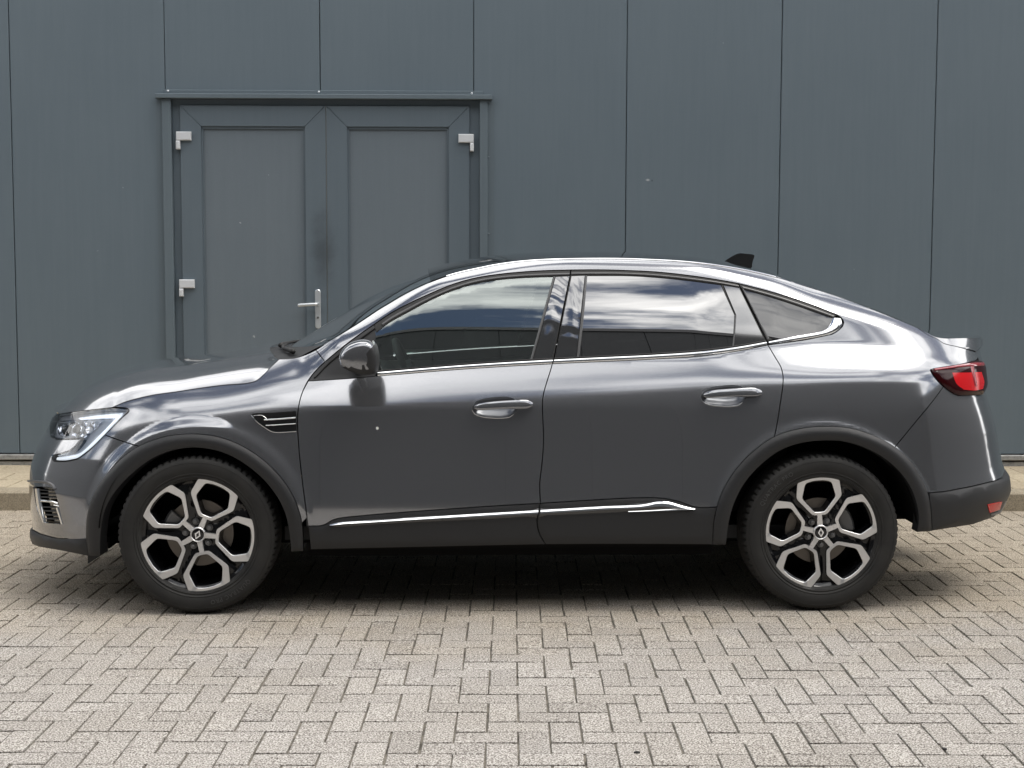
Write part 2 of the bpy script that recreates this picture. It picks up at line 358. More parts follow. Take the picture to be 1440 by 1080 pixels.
# ---- kerb and pavement, both along the wall
kb = empty('kerb', (0, KERB_Y, 0), WALL_YAW * 0.75); prop(kb, 'grey concrete kerb between the brick paving and the pavement', 'kerb', 'structure')
for q in range(-9, 9):
    v, f = box_geo(q * 1.0 + 0.37 + .004, q * 1.0 + 1.37 - .004, -0.002 + random.gauss(0, .002), 0.148, -0.05, 0.122 + random.gauss(0, .002), bev=0.014)
    o = mesh('kerb_stone', v, f, MAT['kerbstone'], kb); tint_attr(o.data, [random.random()] * len(f))
pm = mesh('pavement', [(-12, 0.13, 0.10), (12, 0.13, 0.10), (12, 1.4, 0.10), (-12, 1.4, 0.10)], [(0, 1, 2, 3)], MAT['joint'])
pm.location = (0, KERB_Y, 0); pm.rotation_euler = (0, 0, WALL_YAW * 0.75); prop(pm, 'narrow beige tiled pavement at the foot of the wall', 'pavement', 'structure')
TS = 0.302
for r_ in range(4):
    for q in range(-20, 20):
        v, f = brick_geo(TS - .006, TS - .006, (random.gauss(0, .004), random.gauss(0, .004)), 0, .004, -.02)
        o = mesh('paving_tile', [(p[0], p[1], p[2]) for p in v], f, MAT['tile'], pm); tint_attr(o.data, [random.random()] * len(f))
        o.location = (q * TS + (TS / 2 if r_ % 2 else 0), 0.155 + (r_ + .5) * TS, 0.121 + random.gauss(0, .001))

# ---- warehouse with the double door
wh = empty('warehouse', (0, WALL_Y, 0), WALL_YAW)
prop(wh, 'dark blue grey metal clad warehouse wall with double door behind the car', 'building')
_wc, _ws = math.cos(WALL_YAW), math.sin(WALL_YAW)
def wl(px, py):
    """pixel -> (x, z) on the plane of the wall face"""
    d = pxray(px, py); n = np.array([-_ws, _wc, 0]); o = np.array([0, WALL_Y, 0])
    P = c_o + d * (((o - c_o) @ n) / (d @ n)); q = P - o
    return q[0] * _wc + q[1] * _ws, P[2]
WH, BASE = 4.3, 0.205
seams = [wl(a, 40)[0] for a in (12.3, 231, 449.5, 666.3, 882, 1100, 1318.6)]
pw = np.mean(np.diff(seams)); seams = [seams[0] - pw * k for k in range(6, 0, -1)] + seams + [seams[-1] + pw * k for k in range(1, 7)]
dl, dz_top = wl(236, 250)[0], wl(450, 132)[1]; dr = wl(680, 250)[0]
back = box('wall_core', (seams[0], seams[-1], 0.075, 0.30, 0.1, WH - 0.1), MAT['sealrub'], wh)
# core must leave the door opening free
bpy.data.objects.remove(back)
G = Geo()
for b in ((seams[0], dl, .07, .3, .1, WH - .1), (dr, seams[-1], .07, .3, .1, WH - .1), (dl, dr, .07, .3, dz_top, WH - .1), (dl, dr, .16, .3, .1, dz_top)):
    G.add(*box_geo(*b))
G.build('wall_core', mat('panel_joint', (0.03, 0.036, 0.04), 0.8), wh)
for a, b in zip(seams[:-1], seams[1:]):
    xa, xb = a + .0025, b - .0025
    def pan(x0, x1, z0, z1):
        v, f = box_geo(x0, x1, 0.0, 0.08, z0, z1, bev=0.004); mesh('wall_panel', v, f, MAT['wall'], wh)
    def pan_l(q):
        v = [(p[0], 0.0, p[1]) for p in q] + [(p[0], .08, p[1]) for p in q]; k = len(q)
        mesh('wall_panel', v, [tuple(range(k))] + [(i, k + i, k + (i + 1) % k, (i + 1) % k) for i in range(k)], MAT['wall'], wh)
    if xb < dl or xa > dr: pan(xa, xb, BASE, WH)
    elif xa < dl < xb: pan_l([(xa, BASE), (dl, BASE), (dl, dz_top), (xb, dz_top), (xb, WH), (xa, WH)])
    elif xa < dr < xb: pan_l([(xa, dz_top), (dr, dz_top), (dr, BASE), (xb, BASE), (xb, WH), (xa, WH)])
    else: pan(xa, xb, dz_top, WH)
box('roof_parapet', (seams[0] - .05, seams[-1] + .05, -0.04, 0.35, WH, WH + 0.18), MAT['trim'], wh, bev=0.01)
G = Geo().add(*box_geo(seams[0], dl, -0.03, 0.08, 0.163, BASE - .006, bev=.004)).add(*box_geo(dr, seams[-1], -0.03, 0.08, 0.163, BASE - .006, bev=.004))
G.build('base_rail', MAT['alu_strip'], wh)
mm = box('plinth', (seams[0], seams[-1], -0.012, 0.3, 0.06, 0.152), MAT['alu_strip'], wh, bev=.004)
# door trims
x0, z0 = wl(220.5, 138.5); x1, _ = wl(692, 138); zt = wl(455, 133.5)[1]; zb = wl(455, 140)[1]
box('drip_trim', (x0, x1, -0.055, 0.0, zb, zt), MAT['trim'], wh, bev=.003)
box('drip_flange', (x0 + .05, x1 - .06, -0.006, -0.0005, zt, zt + .03), MAT['trim'], wh, bev=.002)
jl0, jl1 = wl(230.5, 260)[0], wl(243, 260)[0]; jr0, jr1 = wl(674.5, 260)[0], wl(685.5, 260)[0]
box('jamb_trim', (jl0, jl1, -0.030, 0.155, 0.16, zb - .001), MAT['trim'], wh, bev=.003)
box('jamb_trim', (jr0, jr1, -0.030, 0.155, 0.16, zb - .001), MAT['trim'], wh, bev=.003)
box('jamb_flange', (jl0 - .045, jl0, -0.004, 0.0, 0.21, zb - .002), MAT['trim'], wh)
box('jamb_flange', (jr1, jr1 + .045, -0.004, 0.0, 0.21, zb - .002), MAT['trim'], wh)
def dome(x, z, y, r, m, name='screw'):
    v, f = [], []; n = 8
    for h, k in ((0, 1), (.6, .75), (1, .3)):
        for i in range(n): v.append((x + r * k * math.cos(i * 6.2832 / n), y - r * .6 * h, z + r * k * math.sin(i * 6.2832 / n)))
    for q in range(2):
        for i in range(n): j = (i + 1) % n; f.append((q * n + i, q * n + j, (q + 1) * n + j, (q + 1) * n + i))
    f.append(tuple(2 * n + i for i in range(n))); mesh(name, v, f, m, wh, smooth=True)
for px, py in ((229.5, 218), (232.5, 326), (234, 434), (687, 221), (687, 329), (236.5, 128), (448.5, 129.5), (663.5, 131.5), (687, 144.5)):
    X, Z = wl(px, py); dome(X, Z, -0.004 if py > 140 else -0.006, .008, MAT['hinge'] if py < 132 else MAT['trim'])
# frame (set back), then the two leaves with mitred stiles and rails
lx0, lx1, lx2 = wl(254.3, 250)[0], wl(458.8, 250)[0], wl(660, 250)[0]; ztop = wl(455, 148.5)[1]
G = Geo().add(*box_geo(jl1 + .002, lx0 + .01, 0.018, .15, .13, zb)).add(*box_geo(lx2 - .01, jr0 - .002, 0.018, .15, .13, zb)).add(*box_geo(lx0 + .01, lx2 - .01, 0.018, .15, ztop + .003, zb))
G.build('door_frame', MAT['frame'], wh)
box('door_sill', (jl1, jr0, -0.02, .15, .124, .20), MAT['alu_strip'], wh)
zbot = 0.21; SW = 0.142
def leaf(xa, xb):
    xi0, xi1, zi0, zi1 = xa + SW, xb - SW, zbot + SW, ztop - SW
    lf = box('door_leaf', (xi0 - .02, xi1 + .02, 0.024, 0.034, zi0 - .02, zi1 + .02), MAT['door'], wh)
    e = .0003
    for nm, q in (('rail', [(xa, ztop), (xb, ztop), (xi1, zi1), (xi0, zi1)]), ('rail', [(xi0, zi0), (xi1, zi0), (xb, zbot), (xa, zbot)]),
                  ('stile', [(xa, zbot), (xa, ztop), (xi0, zi1), (xi0, zi0)]), ('stile', [(xi1, zi0), (xi1, zi1), (xb, ztop), (xb, zbot)])):
        q = np.array(q); c = q.mean(0); q = q + (c - q) / np.linalg.norm(c - q, axis=1)[:, None] * e * 2
        s2 = q + (c - q) * np.array([.0, .0]); bv = .003
        # inner top ring is pulled in a little on each side for a rounded profile edge
        ins = []
        for i in range(4):
            p, a_, b_ = q[i], q[i - 1], q[(i + 1) % 4]
            d1 = (a_ - p) / np.linalg.norm(a_ - p); d2 = (b_ - p) / np.linalg.norm(b_ - p); ins.append(p + (d1 + d2) * bv * .8)
        v = [(p[0], .05, p[1]) for p in q] + [(p[0], bv, p[1]) for p in q] + [(p[0], 0.0, p[1]) for p in ins]
        f = [(8, 9, 10, 11)] + [(i, (i + 1) % 4, 4 + (i + 1) % 4, 4 + i) for i in range(4)] + [(4 + i, 4 + (i + 1) % 4, 8 + (i + 1) % 4, 8 + i) for i in range(4)]
        o = mesh(nm, v, f, MAT['frame'], lf); o.data.flip_normals() if False else None
    # glazing bead: dark stepped rebate around the infill
    G = Geo()
    for b in ((xi0, xi1, zi1 - .016, zi1), (xi0, xi0 + .012, zi0, zi1), (xi1 - .012, xi1, zi0, zi1)):
        G.add(*box_geo(b[0], b[1], 0.012, 0.027, b[2], b[3]))
    G.build('glazing_bead', MAT['sealrub'] if False else MAT['frame'], lf)
    return lf
smudge(MAT['frame'], lx1 - .03, wl(455, 352)[1], .13, .42, (0.035, 0.04, 0.045), .55)
smudge(MAT['wall'], *wl(911, 253), .022, .012, (0.55, 0.56, 0.56), .9)
smudge(MAT['wall'], *wl(917, 254), .010, .010, (0.03, 0.03, 0.03), .8)
lfL = leaf(lx0, lx1 - .002); lfR = leaf(lx1 + .003, lx2)
box('astragal', (lx1 - .004, lx1 + .006, 0.006, 0.05, zbot, ztop), mat('astragal_grey', (0.22, 0.22, 0.205), 0.6), wh)
def hinge(px0, px1, py0, py1, pinx0, pinx1, piny, lf):
    a, zt_ = wl(px0, py0); b, zb_ = wl(px1, py1); p0, zp = wl(pinx0, piny); p1, _ = wl(pinx1, piny)
    G = Geo().add(*box_geo(a, b, -0.024, 0.0, zb_, zt_, bev=.005)).add(*box_geo(p0, p1, -0.026, 0.03, zp, zb_ - .006, bev=.005)).add(*box_geo(p0 + .002, p1 - .002, -0.02, 0.03, zb_ - .006, zb_ + .002))
    G.build('hinge', MAT['hinge'], lf)
hinge(248.2, 269.5, 185.3, 197.6, 248.2, 254.2, 210, lfL); hinge(252.7, 274.2, 393, 405, 252.9, 258.8, 416.8, lfL)
hinge(644.8, 666.3, 188.8, 200.8, 661, 666.3, 213, lfR); hinge(643, 664.5, 398, 410, 659, 664.5, 422, lfR)
# lever handle on a rounded back plate
hx, hz1 = wl(447, 406.8); _, hz0 = wl(447, 462); hw = 0.0195; v = []
n = 10
prof = [(hx + hw * math.cos(a), hz1 - hw + hw * math.sin(a)) for a in np.linspace(0, math.pi, n)] + [(hx + hw * math.cos(a), hz0 + hw + hw * math.sin(a)) for a in np.linspace(math.pi, 2 * math.pi, n)]
pc = np.array(prof); cc = pc.mean(0)
v = [(p[0], 0.001, p[1]) for p in prof] + [(p[0], -0.006, p[1]) for p in prof] + [(p[0] * .8 + hx * .2, -0.010, p[1] + (.004 if p[1] < cc[1] else -.004)) for p in prof]
k = len(prof); f = [tuple(2 * k + i for i in range(k))] + [(i, (i + 1) % k, k + (i + 1) % k, k + i) for i in range(k)] + [(k + i, k + (i + 1) % k, 2 * k + (i + 1) % k, 2 * k + i) for i in range(k)]
mesh('handle_plate', v, f, MAT['handle'], lfL, smooth=False)
def tube(path, radii, n=10, sq=1.0):
    path = np.asarray(path, float); v, f = [], []
    for i, p in enumerate(path):
        t = path[min(i + 1, len(path) - 1)] - path[max(i - 1, 0)]; t /= np.linalg.norm(t)
        a = np.array([0, 0, 1.0]) if abs(t[2]) < .8 else np.array([0, 1.0, 0]); s = np.cross(t, a); s /= np.linalg.norm(s); b = np.cross(s, t)
        r = radii[i] if hasattr(radii, '__len__') else radii
        for q in range(n): an = q * 2 * math.pi / n; v.append(tuple(p + s * r * math.cos(an) * sq + b * r * math.sin(an)))
    for i in range(len(path) - 1):
        for q in range(n): j = (q + 1) % n; f.append((i * n + q, i * n + j, (i + 1) * n + j, (i + 1) * n + q))
    f.append(tuple(range(n))[::-1]); f.append(tuple((len(path) - 1) * n + q for q in range(n))); return v, f
lz = wl(447, 427.5)[1]; le = wl(420.5, 429)[0]
v, f = tube([(hx, -.008, lz), (hx, -.045, lz), (hx - .006, -.055, lz), (hx - .02, -.058, lz - .001), (le + .02, -.058, lz - .006), (le + .003, -.057, lz - .008), (le, -.056, lz - .008)], [.011, .011, .0115, .0115, .0125, .012, .007], 12)
mesh('lever', v, f, MAT['handle'], lfL, smooth=True)
cx_, cz_ = wl(447.3, 446.5); v, f = tube([(cx_, -.008, cz_), (cx_, -.016, cz_)], .008, 12); mesh('lock_cylinder', v, f, MAT['caliper'], lfL)

# ---- warehouse on the other side of the yard (seen only as a reflection)
ob = empty('opposite_warehouse', (0, -4.2, 0)); prop(ob, 'dark grey warehouse across the yard, mirrored in the car windows', 'building')
OH = 11.3
box('wall_core', (-22, 16, -6.0, -0.1, 0, OH - .05), MAT['opp'], ob)
for q in range(-20, 15):
    v, f = box_geo(q * 1.04 - .515, q * 1.04 + .515, 0, .09, 0.15, OH, bev=.004); v = [(a, -b, c) for a, b, c in v]
    o = mesh('wall_panel', v, [t[::-1] for t in f], MAT['opp'], ob)
box('roof_parapet', (-22.1, 16.1, -6.1, 0.05, OH, OH + .2), MAT['opp_trim'], ob)

# ---- buildings that close the yard at both ends, outside the frame
MAT['shed'] = cladding('shed_panel', (0.15, 0.155, 0.16), (0.18, 0.185, 0.19), 0.6)
def shed(name, x, y0, y1, h, face, label):
    o = empty(name, (x, 0, 0)); prop(o, label, 'building')
    box('wall_core', (0.1 if face < 0 else -5, 5 if face < 0 else -.1, y0, y1, 0, h - .05), MAT['shed'], o)
    for q in range(int((y1 - y0) / 1.1)):
        a = y0 + q * 1.1; box('wall_panel', (0.0 if face < 0 else -.1, .1 if face < 0 else 0.0, a + .004, a + 1.096, .12, h), MAT['shed'], o)
    box('roof_parapet', (-.05 if face < 0 else -5.1, 5.1 if face < 0 else .05, y0 - .1, y1 + .1, h, h + .2), MAT['opp_trim'], o)
shed('end_shed', 15.5, -4.25, 12.0, 6.5, -1, 'dark shed closing the yard beyond the rear of the car')
shed('end_hall', -21.0, -4.25, 14.0, 5.5, 1, 'dark hall closing the yard beyond the nose of the car')

# ================================================================== CAR
CAR_XC, CAR_YC, CAR_YAW = -0.029, 6.994, rad(1.9)
car = empty('parked_car', (CAR_XC, CAR_YC, 0), CAR_YAW)
prop(car, 'metallic grey coupe-style SUV parked parallel to the dark warehouse wall', 'car')
_cc, _cs = math.cos(CAR_YAW), math.sin(CAR_YAW)
def c2w(P):
    P = np.asarray(P, float)
    return np.stack([CAR_XC + _cc * P[..., 0] - _cs * P[..., 1], CAR_YC + _cs * P[..., 0] + _cc * P[..., 1], P[..., 2]], -1)
def cproj(P): return project(c2w(P))
def pl(px, py, t):
    """pixel -> (x, z) on the lengthwise plane at half width t"""
    d = pxray(px, py); o = c_o - np.array([CAR_XC, CAR_YC, 0])
    R = np.array([[_cc, _cs, 0], [-_cs, _cc, 0], [0, 0, 1]]); d = R @ d; o = R @ o
    s = (-t - o[1]) / d[1]; p = o + d * s; return p[0], p[2]

# ---- side surface: lean angle of the skin against height, at stations along the car
low = [(.15, -35), (.28, -12), (.36, 0), (.44, 2), (.505, 6)]
ST = {
 -2.00: [(.15, -25), (.26, -12), (.33, -2), (.45, 6), (.55, 8), (.64, 10), (.72, 15), (.78, 22), (.86, 30), (.92, 40), (.94, 48), (1.0, 58), (1.05, 62), (1.1, 66), (1.68, 70)],
 -1.36: [(.15, -30), (.28, -12), (.36, 0), (.45, 4), (.53, 6), (.68, 6), (.775, 7), (.83, 22), (.90, 31), (.95, 42), (.97, 48), (1.02, 58), (1.08, 64), (1.12, 68), (1.68, 70)],
 -0.95: low + [(.75, 5), (.872, 5), (.888, 25), (.95, 29), (1.005, 36), (1.02, 42), (1.08, 50), (1.12, 56), (1.18, 62), (1.68, 66)],
 -0.75: low + [(.75, 5), (.882, 4), (.896, 26), (.96, 29), (1.02, 31), (1.028, 19.6), (1.15, 24), (1.18, 38), (1.22, 62), (1.68, 68)],
 -0.30: low + [(.75, 5), (.892, 4), (.910, 25), (.98, 28), (1.055, 30), (1.062, 20.2), (1.385, 26), (1.42, 40), (1.455, 65), (1.68, 72)],
 0.30: low + [(.75, 5), (.892, 5), (.938, 24), (1.0, 28), (1.09, 30), (1.098, 20.9), (1.485, 27.8), (1.515, 42), (1.548, 70), (1.68, 76)],
 0.80: low + [(.74, 5), (.88, 6), (.97, 24), (1.05, 29), (1.103, 31), (1.111, 21.2), (1.465, 27.5), (1.50, 40), (1.535, 66), (1.68, 74)],
 1.15: low + [(.72, 5), (.87, 7), (1.0, 25), (1.08, 36), (1.150, 36), (1.160, 22.1), (1.39, 26.5), (1.43, 38), (1.475, 62), (1.68, 72)],
 1.45: low + [(.70, 5), (.85, 6), (1.0, 23), (1.08, 42), (1.165, 42), (1.178, 24), (1.29, 27), (1.34, 50), (1.40, 62), (1.68, 68)],
 2.00: low + [(.70, 5), (.84, 5), (1.0, 20), (1.05, 30), (1.09, 46), (1.13, 50), (1.17, 50), (1.19, 52), (1.22, 58), (1.68, 66)],
}
xs_ = np.array(sorted(ST)); Zk = np.array([[p[0] for p in ST[x]] for x in xs_]); Ak = np.array([[p[1] for p in ST[x]] for x in xs_])
XG = np.arange(-2.1, 2.1001, 0.01); ZG = np.arange(0.15, 1.68, 0.003)
def smooth_interp(x, xs, ys):
    """monotone cubic (Fritsch-Carlson) interpolation"""
    h = np.diff(xs); d = np.diff(ys) / h; m = np.zeros(len(xs)); m[0], m[-1] = d[0], d[-1]
    for i in range(1, len(xs) - 1):
        m[i] = 0 if d[i - 1] * d[i] <= 0 else 2 * d[i - 1] * d[i] / (d[i - 1] + d[i])
    x = np.clip(x, xs[0], xs[-1]); i = np.clip(np.searchsorted(xs, x) - 1, 0, len(xs) - 2); t = (x - xs[i]) / h[i]
    return (2 * t**3 - 3 * t**2 + 1) * ys[i] + (t**3 - 2 * t**2 + t) * h[i] * m[i] + (-2 * t**3 + 3 * t**2) * ys[i + 1] + (t**3 - t**2) * h[i] * m[i + 1]
zx = np.stack([smooth_interp(XG, xs_, Zk[:, k]) for k in range(Zk.shape[1])], 1)
ax = np.stack([smooth_interp(XG, xs_, Ak[:, k].astype(float)) for k in range(Zk.shape[1])], 1)
TREF = smooth_interp(XG, np.array([-2.1, -1.4, -.9, 0, .9, 1.4, 2.1]), np.array([.885, .893, .886, .890, .893, .897, .885]))
kern = np.exp(-0.5 * (np.arange(-8, 9) * .003 / .0045) ** 2); kern /= kern.sum()
TT = np.zeros((len(XG), len(ZG))); iz = int(np.argmin(abs(ZG - .45)))
for i in range(len(XG)):
    a = np.interp(ZG, zx[i], ax[i]); a = np.convolve(np.pad(a, 8, 'edge'), kern, 'valid')
    sl = np.tan(np.radians(a)); c = np.r_[0, np.cumsum((sl[1:] + sl[:-1]) / 2 * .003)]; TT[i] = TREF[i] - (c - c[iz])
WX, WR, WZ = 1.36, 0.347, 0.347
xx, zz = np.meshgrid(XG, ZG, indexing='ij')
def flare(x, z):
    o = 0.0
    for s in (-1, 1):
        r = np.hypot(x - s * WX, (z - WZ)); q = np.clip((.515 - r) / .05, 0, 1); q = q * q * (3 - 2 * q)
        k = np.clip((z - .30) / .20, 0, 1); o = o + .013 * q * k * k * (3 - 2 * k)
    return o
def tside(x, z):
    fl = flare(x, z); x = np.clip(x, XG[0], XG[-1] - 1e-6); z = np.clip(z, ZG[0], ZG[-1] - 1e-6)
    fi = (x - XG[0]) / .01; i = np.minimum(fi.astype(int), len(XG) - 2); u = fi - i
    fj = (z - ZG[0]) / .003; j = np.minimum(fj.astype(int), len(ZG) - 2); v = fj - j
    return fl + (TT[i, j] * (1 - u) + TT[i + 1, j] * u) * (1 - v) + (TT[i, j + 1] * (1 - u) + TT[i + 1, j + 1] * u) * v
XF, XR, LE = -1.42, 1.52, 1.35
nF_z = np.array([.20, .30, .36, .42, .50, .58, .66, .74, .80, .86, .92, 1.0, 1.2]); nF_x = np.full(len(nF_z), -2.26)
nR_z = np.array([.25, .36, .46, .52, .60, .68, .76, .84, .92, 1.0, 1.06, 1.12, 1.18, 1.30]); nR_x = np.full(len(nR_z), 2.28)
EXF, EXR = 2 / 2.25, 2 / 2.5
def surf_p(uv):
    uv = np.asarray(uv, float); u, z = uv[..., 0], uv[..., 1]
    X = u.copy(); tn = np.ones_like(u)
    a = u < XF; th = np.clip((XF - u) / LE, 0, 1) * math.pi / 2
    xn = np.interp(z, nF_z, nF_x); X = np.where(a, XF - (XF - xn) * np.sin(th) ** EXF, X); tn = np.where(a, np.maximum(np.cos(th), 0) ** EXF, tn)
    b = u > XR; th2 = np.clip((u - XR) / LE, 0, 1) * math.pi / 2
    xn2 = np.interp(z, nR_z, nR_x); X = np.where(b, XR + (xn2 - XR) * np.sin(th2) ** EXR, X); tn = np.where(b, np.maximum(np.cos(th2), 0) ** EXR, tn)
    T = np.maximum(tside(X, z), 0.02) * tn
    return np.stack([X, -T, z], -1)
def surf_n(uv, S=surf_p, e=.007):
    uv = np.asarray(uv, float); du = np.array([e * 1.7, 0]); dz = np.array([0, e * .8])
    a = S(uv + du) - S(uv - du); b = S(uv + dz) - S(uv - dz); n = np.cross(a, b); n /= np.maximum(np.linalg.norm(n, axis=-1, keepdims=True), 1e-9)
    return n
# ---- fit the nose and tail profiles to their outlines in side view
silF = np.array([(78, 581), (69, 592), (66, 604), (60, 614), (54, 624), (45.7, 642.6), (42, 661), (39.6, 674), (40.2, 681), (42, 704), (44, 726), (45.5, 742), (38.5, 752), (38.6, 757), (46, 765.7)])
silR = np.array([(1379, 476), (1381.5, 482), (1379, 492), (1381, 502), (1384, 512), (1386, 528), (1388.3, 540), (1386.7, 552), (1388, 562), (1398, 585), (1402.5, 610), (1406.7, 640), (1411.7, 660), (1419, 677), (1418, 692), (1411.7, 710), (1397, 727)])
def fit(zn, xn, sil, end):
    us = (XF - np.linspace(.15, .98, 120) * LE) if end < 0 else (XR + np.linspace(.15, .98, 120) * LE)
    for it in range(7):
        for k, z in enumerate(zn):
            P = cproj(surf_p(np.stack([us, np.full_like(us, z)], -1)))
            i = np.argmin(P[:, 0]) if end < 0 else np.argmax(P[:, 0])
            tgt = np.interp(P[i, 1], sil[:, 1], sil[:, 0]); xn[k] += (tgt - P[i, 0]) / 312.0
fit(nF_z, nF_x, silF, -1); fit(nR_z, nR_x, silR, 1)
nF_x[-2:] = nF_x[-3]; 
# ---- inverse: pixel -> (u, z)
gu, gz = np.meshgrid(np.linspace(XF - LE * .93, XR + LE * .93, 330), np.linspace(.18, 1.6, 240), indexing='ij')
guv = np.stack([gu, gz], -1).reshape(-1, 2); gP = surf_p(guv); gN = surf_n(guv)
gW = c2w(gP) - c_o; gNw = np.stack([_cc * gN[:, 0] - _cs * gN[:, 1], _cs * gN[:, 0] + _cc * gN[:, 1], gN[:, 2]], -1)
facing = (gW * gNw).sum(1) < 0; gpx = cproj(gP); guv, gpx = guv[facing], gpx[facing]
def inv(pts):
    pts = np.atleast_2d(np.asarray(pts, float)); out = np.zeros_like(pts)
    for a in range(0, len(pts), 64):
        d = ((gpx[None] - pts[a:a + 64, None]) ** 2).sum(-1); out[a:a + 64] = guv[d.argmin(1)]
    best = out.copy(); be = np.linalg.norm(cproj(surf_p(out)) - pts, axis=1); e = 1e-3
    for it in range(12):
        p0 = cproj(surf_p(out)); r = p0 - pts
        ju = (cproj(surf_p(out + [e, 0])) - p0) / e; jz = (cproj(surf_p(out + [0, e])) - p0) / e
        det = ju[:, 0] * jz[:, 1] - ju[:, 1] * jz[:, 0]; det = np.where(abs(det) < 2e3, np.sign(det) * 2e3 + (det == 0) * 2e3, det)
        su = (r[:, 0] * jz[:, 1] - r[:, 1] * jz[:, 0]) / det; sz = (ju[:, 0] * r[:, 1] - ju[:, 1] * r[:, 0]) / det
        out = out - np.clip(np.stack([su, sz], 1), -.03, .03)
        out[:, 0] = np.clip(out[:, 0], XF - LE * .97, XR + LE * .97); out[:, 1] = np.clip(out[:, 1], .16, 1.66)
        er = np.linalg.norm(cproj(surf_p(out)) - pts, axis=1); g_ = er < be; best[g_] = out[g_]; be[g_] = er[g_]
    return best
def on(px, py, off=0.0):
    uv = inv([(px, py)]); return (surf_p(uv) + surf_n(uv) * off)[0]

# ---- panels cut from that surface
def loop_of(*segs, step=4.0):
    pts = []
    for s in segs:
        s = cr(s, step) if len(s) > 1 else np.asarray(s, float)
        if len(pts) and np.linalg.norm(pts[-1] - s[0]) < .8: s = s[1:]
        pts += list(s)
    if np.linalg.norm(pts[0] - pts[-1]) < .8: pts = pts[:-1]
    return np.array(pts)
def area(p): x, y = p[:, 0], p[:, 1]; return .5 * np.sum(x * np.roll(y, -1) - np.roll(x, -1) * y)
def inset_loop(p, d):
    a = np.roll(p, 1, 0); b = np.roll(p, -1, 0); t = b - a; t /= np.maximum(np.linalg.norm(t, axis=1, keepdims=True), 1e-9)
    n = np.stack([-t[:, 1], t[:, 0]], 1); return p + n * d
def inside(pt, poly):
    x, y = pt[:, 0], pt[:, 1]; r = np.zeros(len(pt), bool); a = poly; b = np.roll(poly, -1, 0)
    for (x0, y0), (x1, y1) in zip(a, b):
        if y0 == y1: continue
        c = ((y0 > y) != (y1 > y)) & (x < (x1 - x0) * (y - y0) / (y1 - y0) + x0); r ^= c
    return r
def edge_dist(pt, loops):
    d = np.full(len(pt), 9.0)
    for p in loops:
        for a, b in zip(p, np.roll(p, -1, 0)):
            ab = b - a; L2 = max(ab @ ab, 1e-12); t = np.clip(((pt - a) @ ab) / L2, 0, 1)
            d = np.minimum(d, np.hypot(*(pt - (a + t[:, None] * ab)).T))
    return d
def triangulate(loop, holes, h):
    lo, hi = loop.min(0), loop.max(0)
    gx, gy = np.meshgrid(np.arange(lo[0] + h / 2, hi[0], h), np.arange(lo[1] + h / 2, hi[1], h), indexing='ij')
    g_ = np.stack([gx.ravel(), gy.ravel()], 1); g_ = g_[inside(g_, loop)]
    for q in holes: g_ = g_[~inside(g_, q)]
    if len(g_): g_ = g_[edge_dist(g_, [loop] + list(holes)) > h * .45]
    V = [Vector(p) for p in loop]; E_ = [(i, (i + 1) % len(loop)) for i in range(len(loop))]
    for q in holes:
        n0 = len(V); V += [Vector(p) for p in q]; E_ += [(n0 + i, n0 + (i + 1) % len(q)) for i in range(len(q))]
    V += [Vector(p) for p in g_]
    ov, oe, of, _, _, _ = delaunay_2d_cdt(V, E_, [], 0, 1e-7)
    P = np.array([tuple(v) for v in ov]); Fc = np.array([tuple(f) for f in of if len(f) == 3]); c = P[Fc].mean(1)
    k = inside(c, loop)
    for q in holes: k &= ~inside(c, q)
    Fc = Fc[k]; a = P[Fc]; ar = (a[:, 1, 0] - a[:, 0, 0]) * (a[:, 2, 1] - a[:, 0, 1]) - (a[:, 1, 1] - a[:, 0, 1]) * (a[:, 2, 0] - a[:, 0, 0])
    Fc[ar < 0] = Fc[ar < 0][:, ::-1]; return P, Fc[abs(ar) > 1e-10]
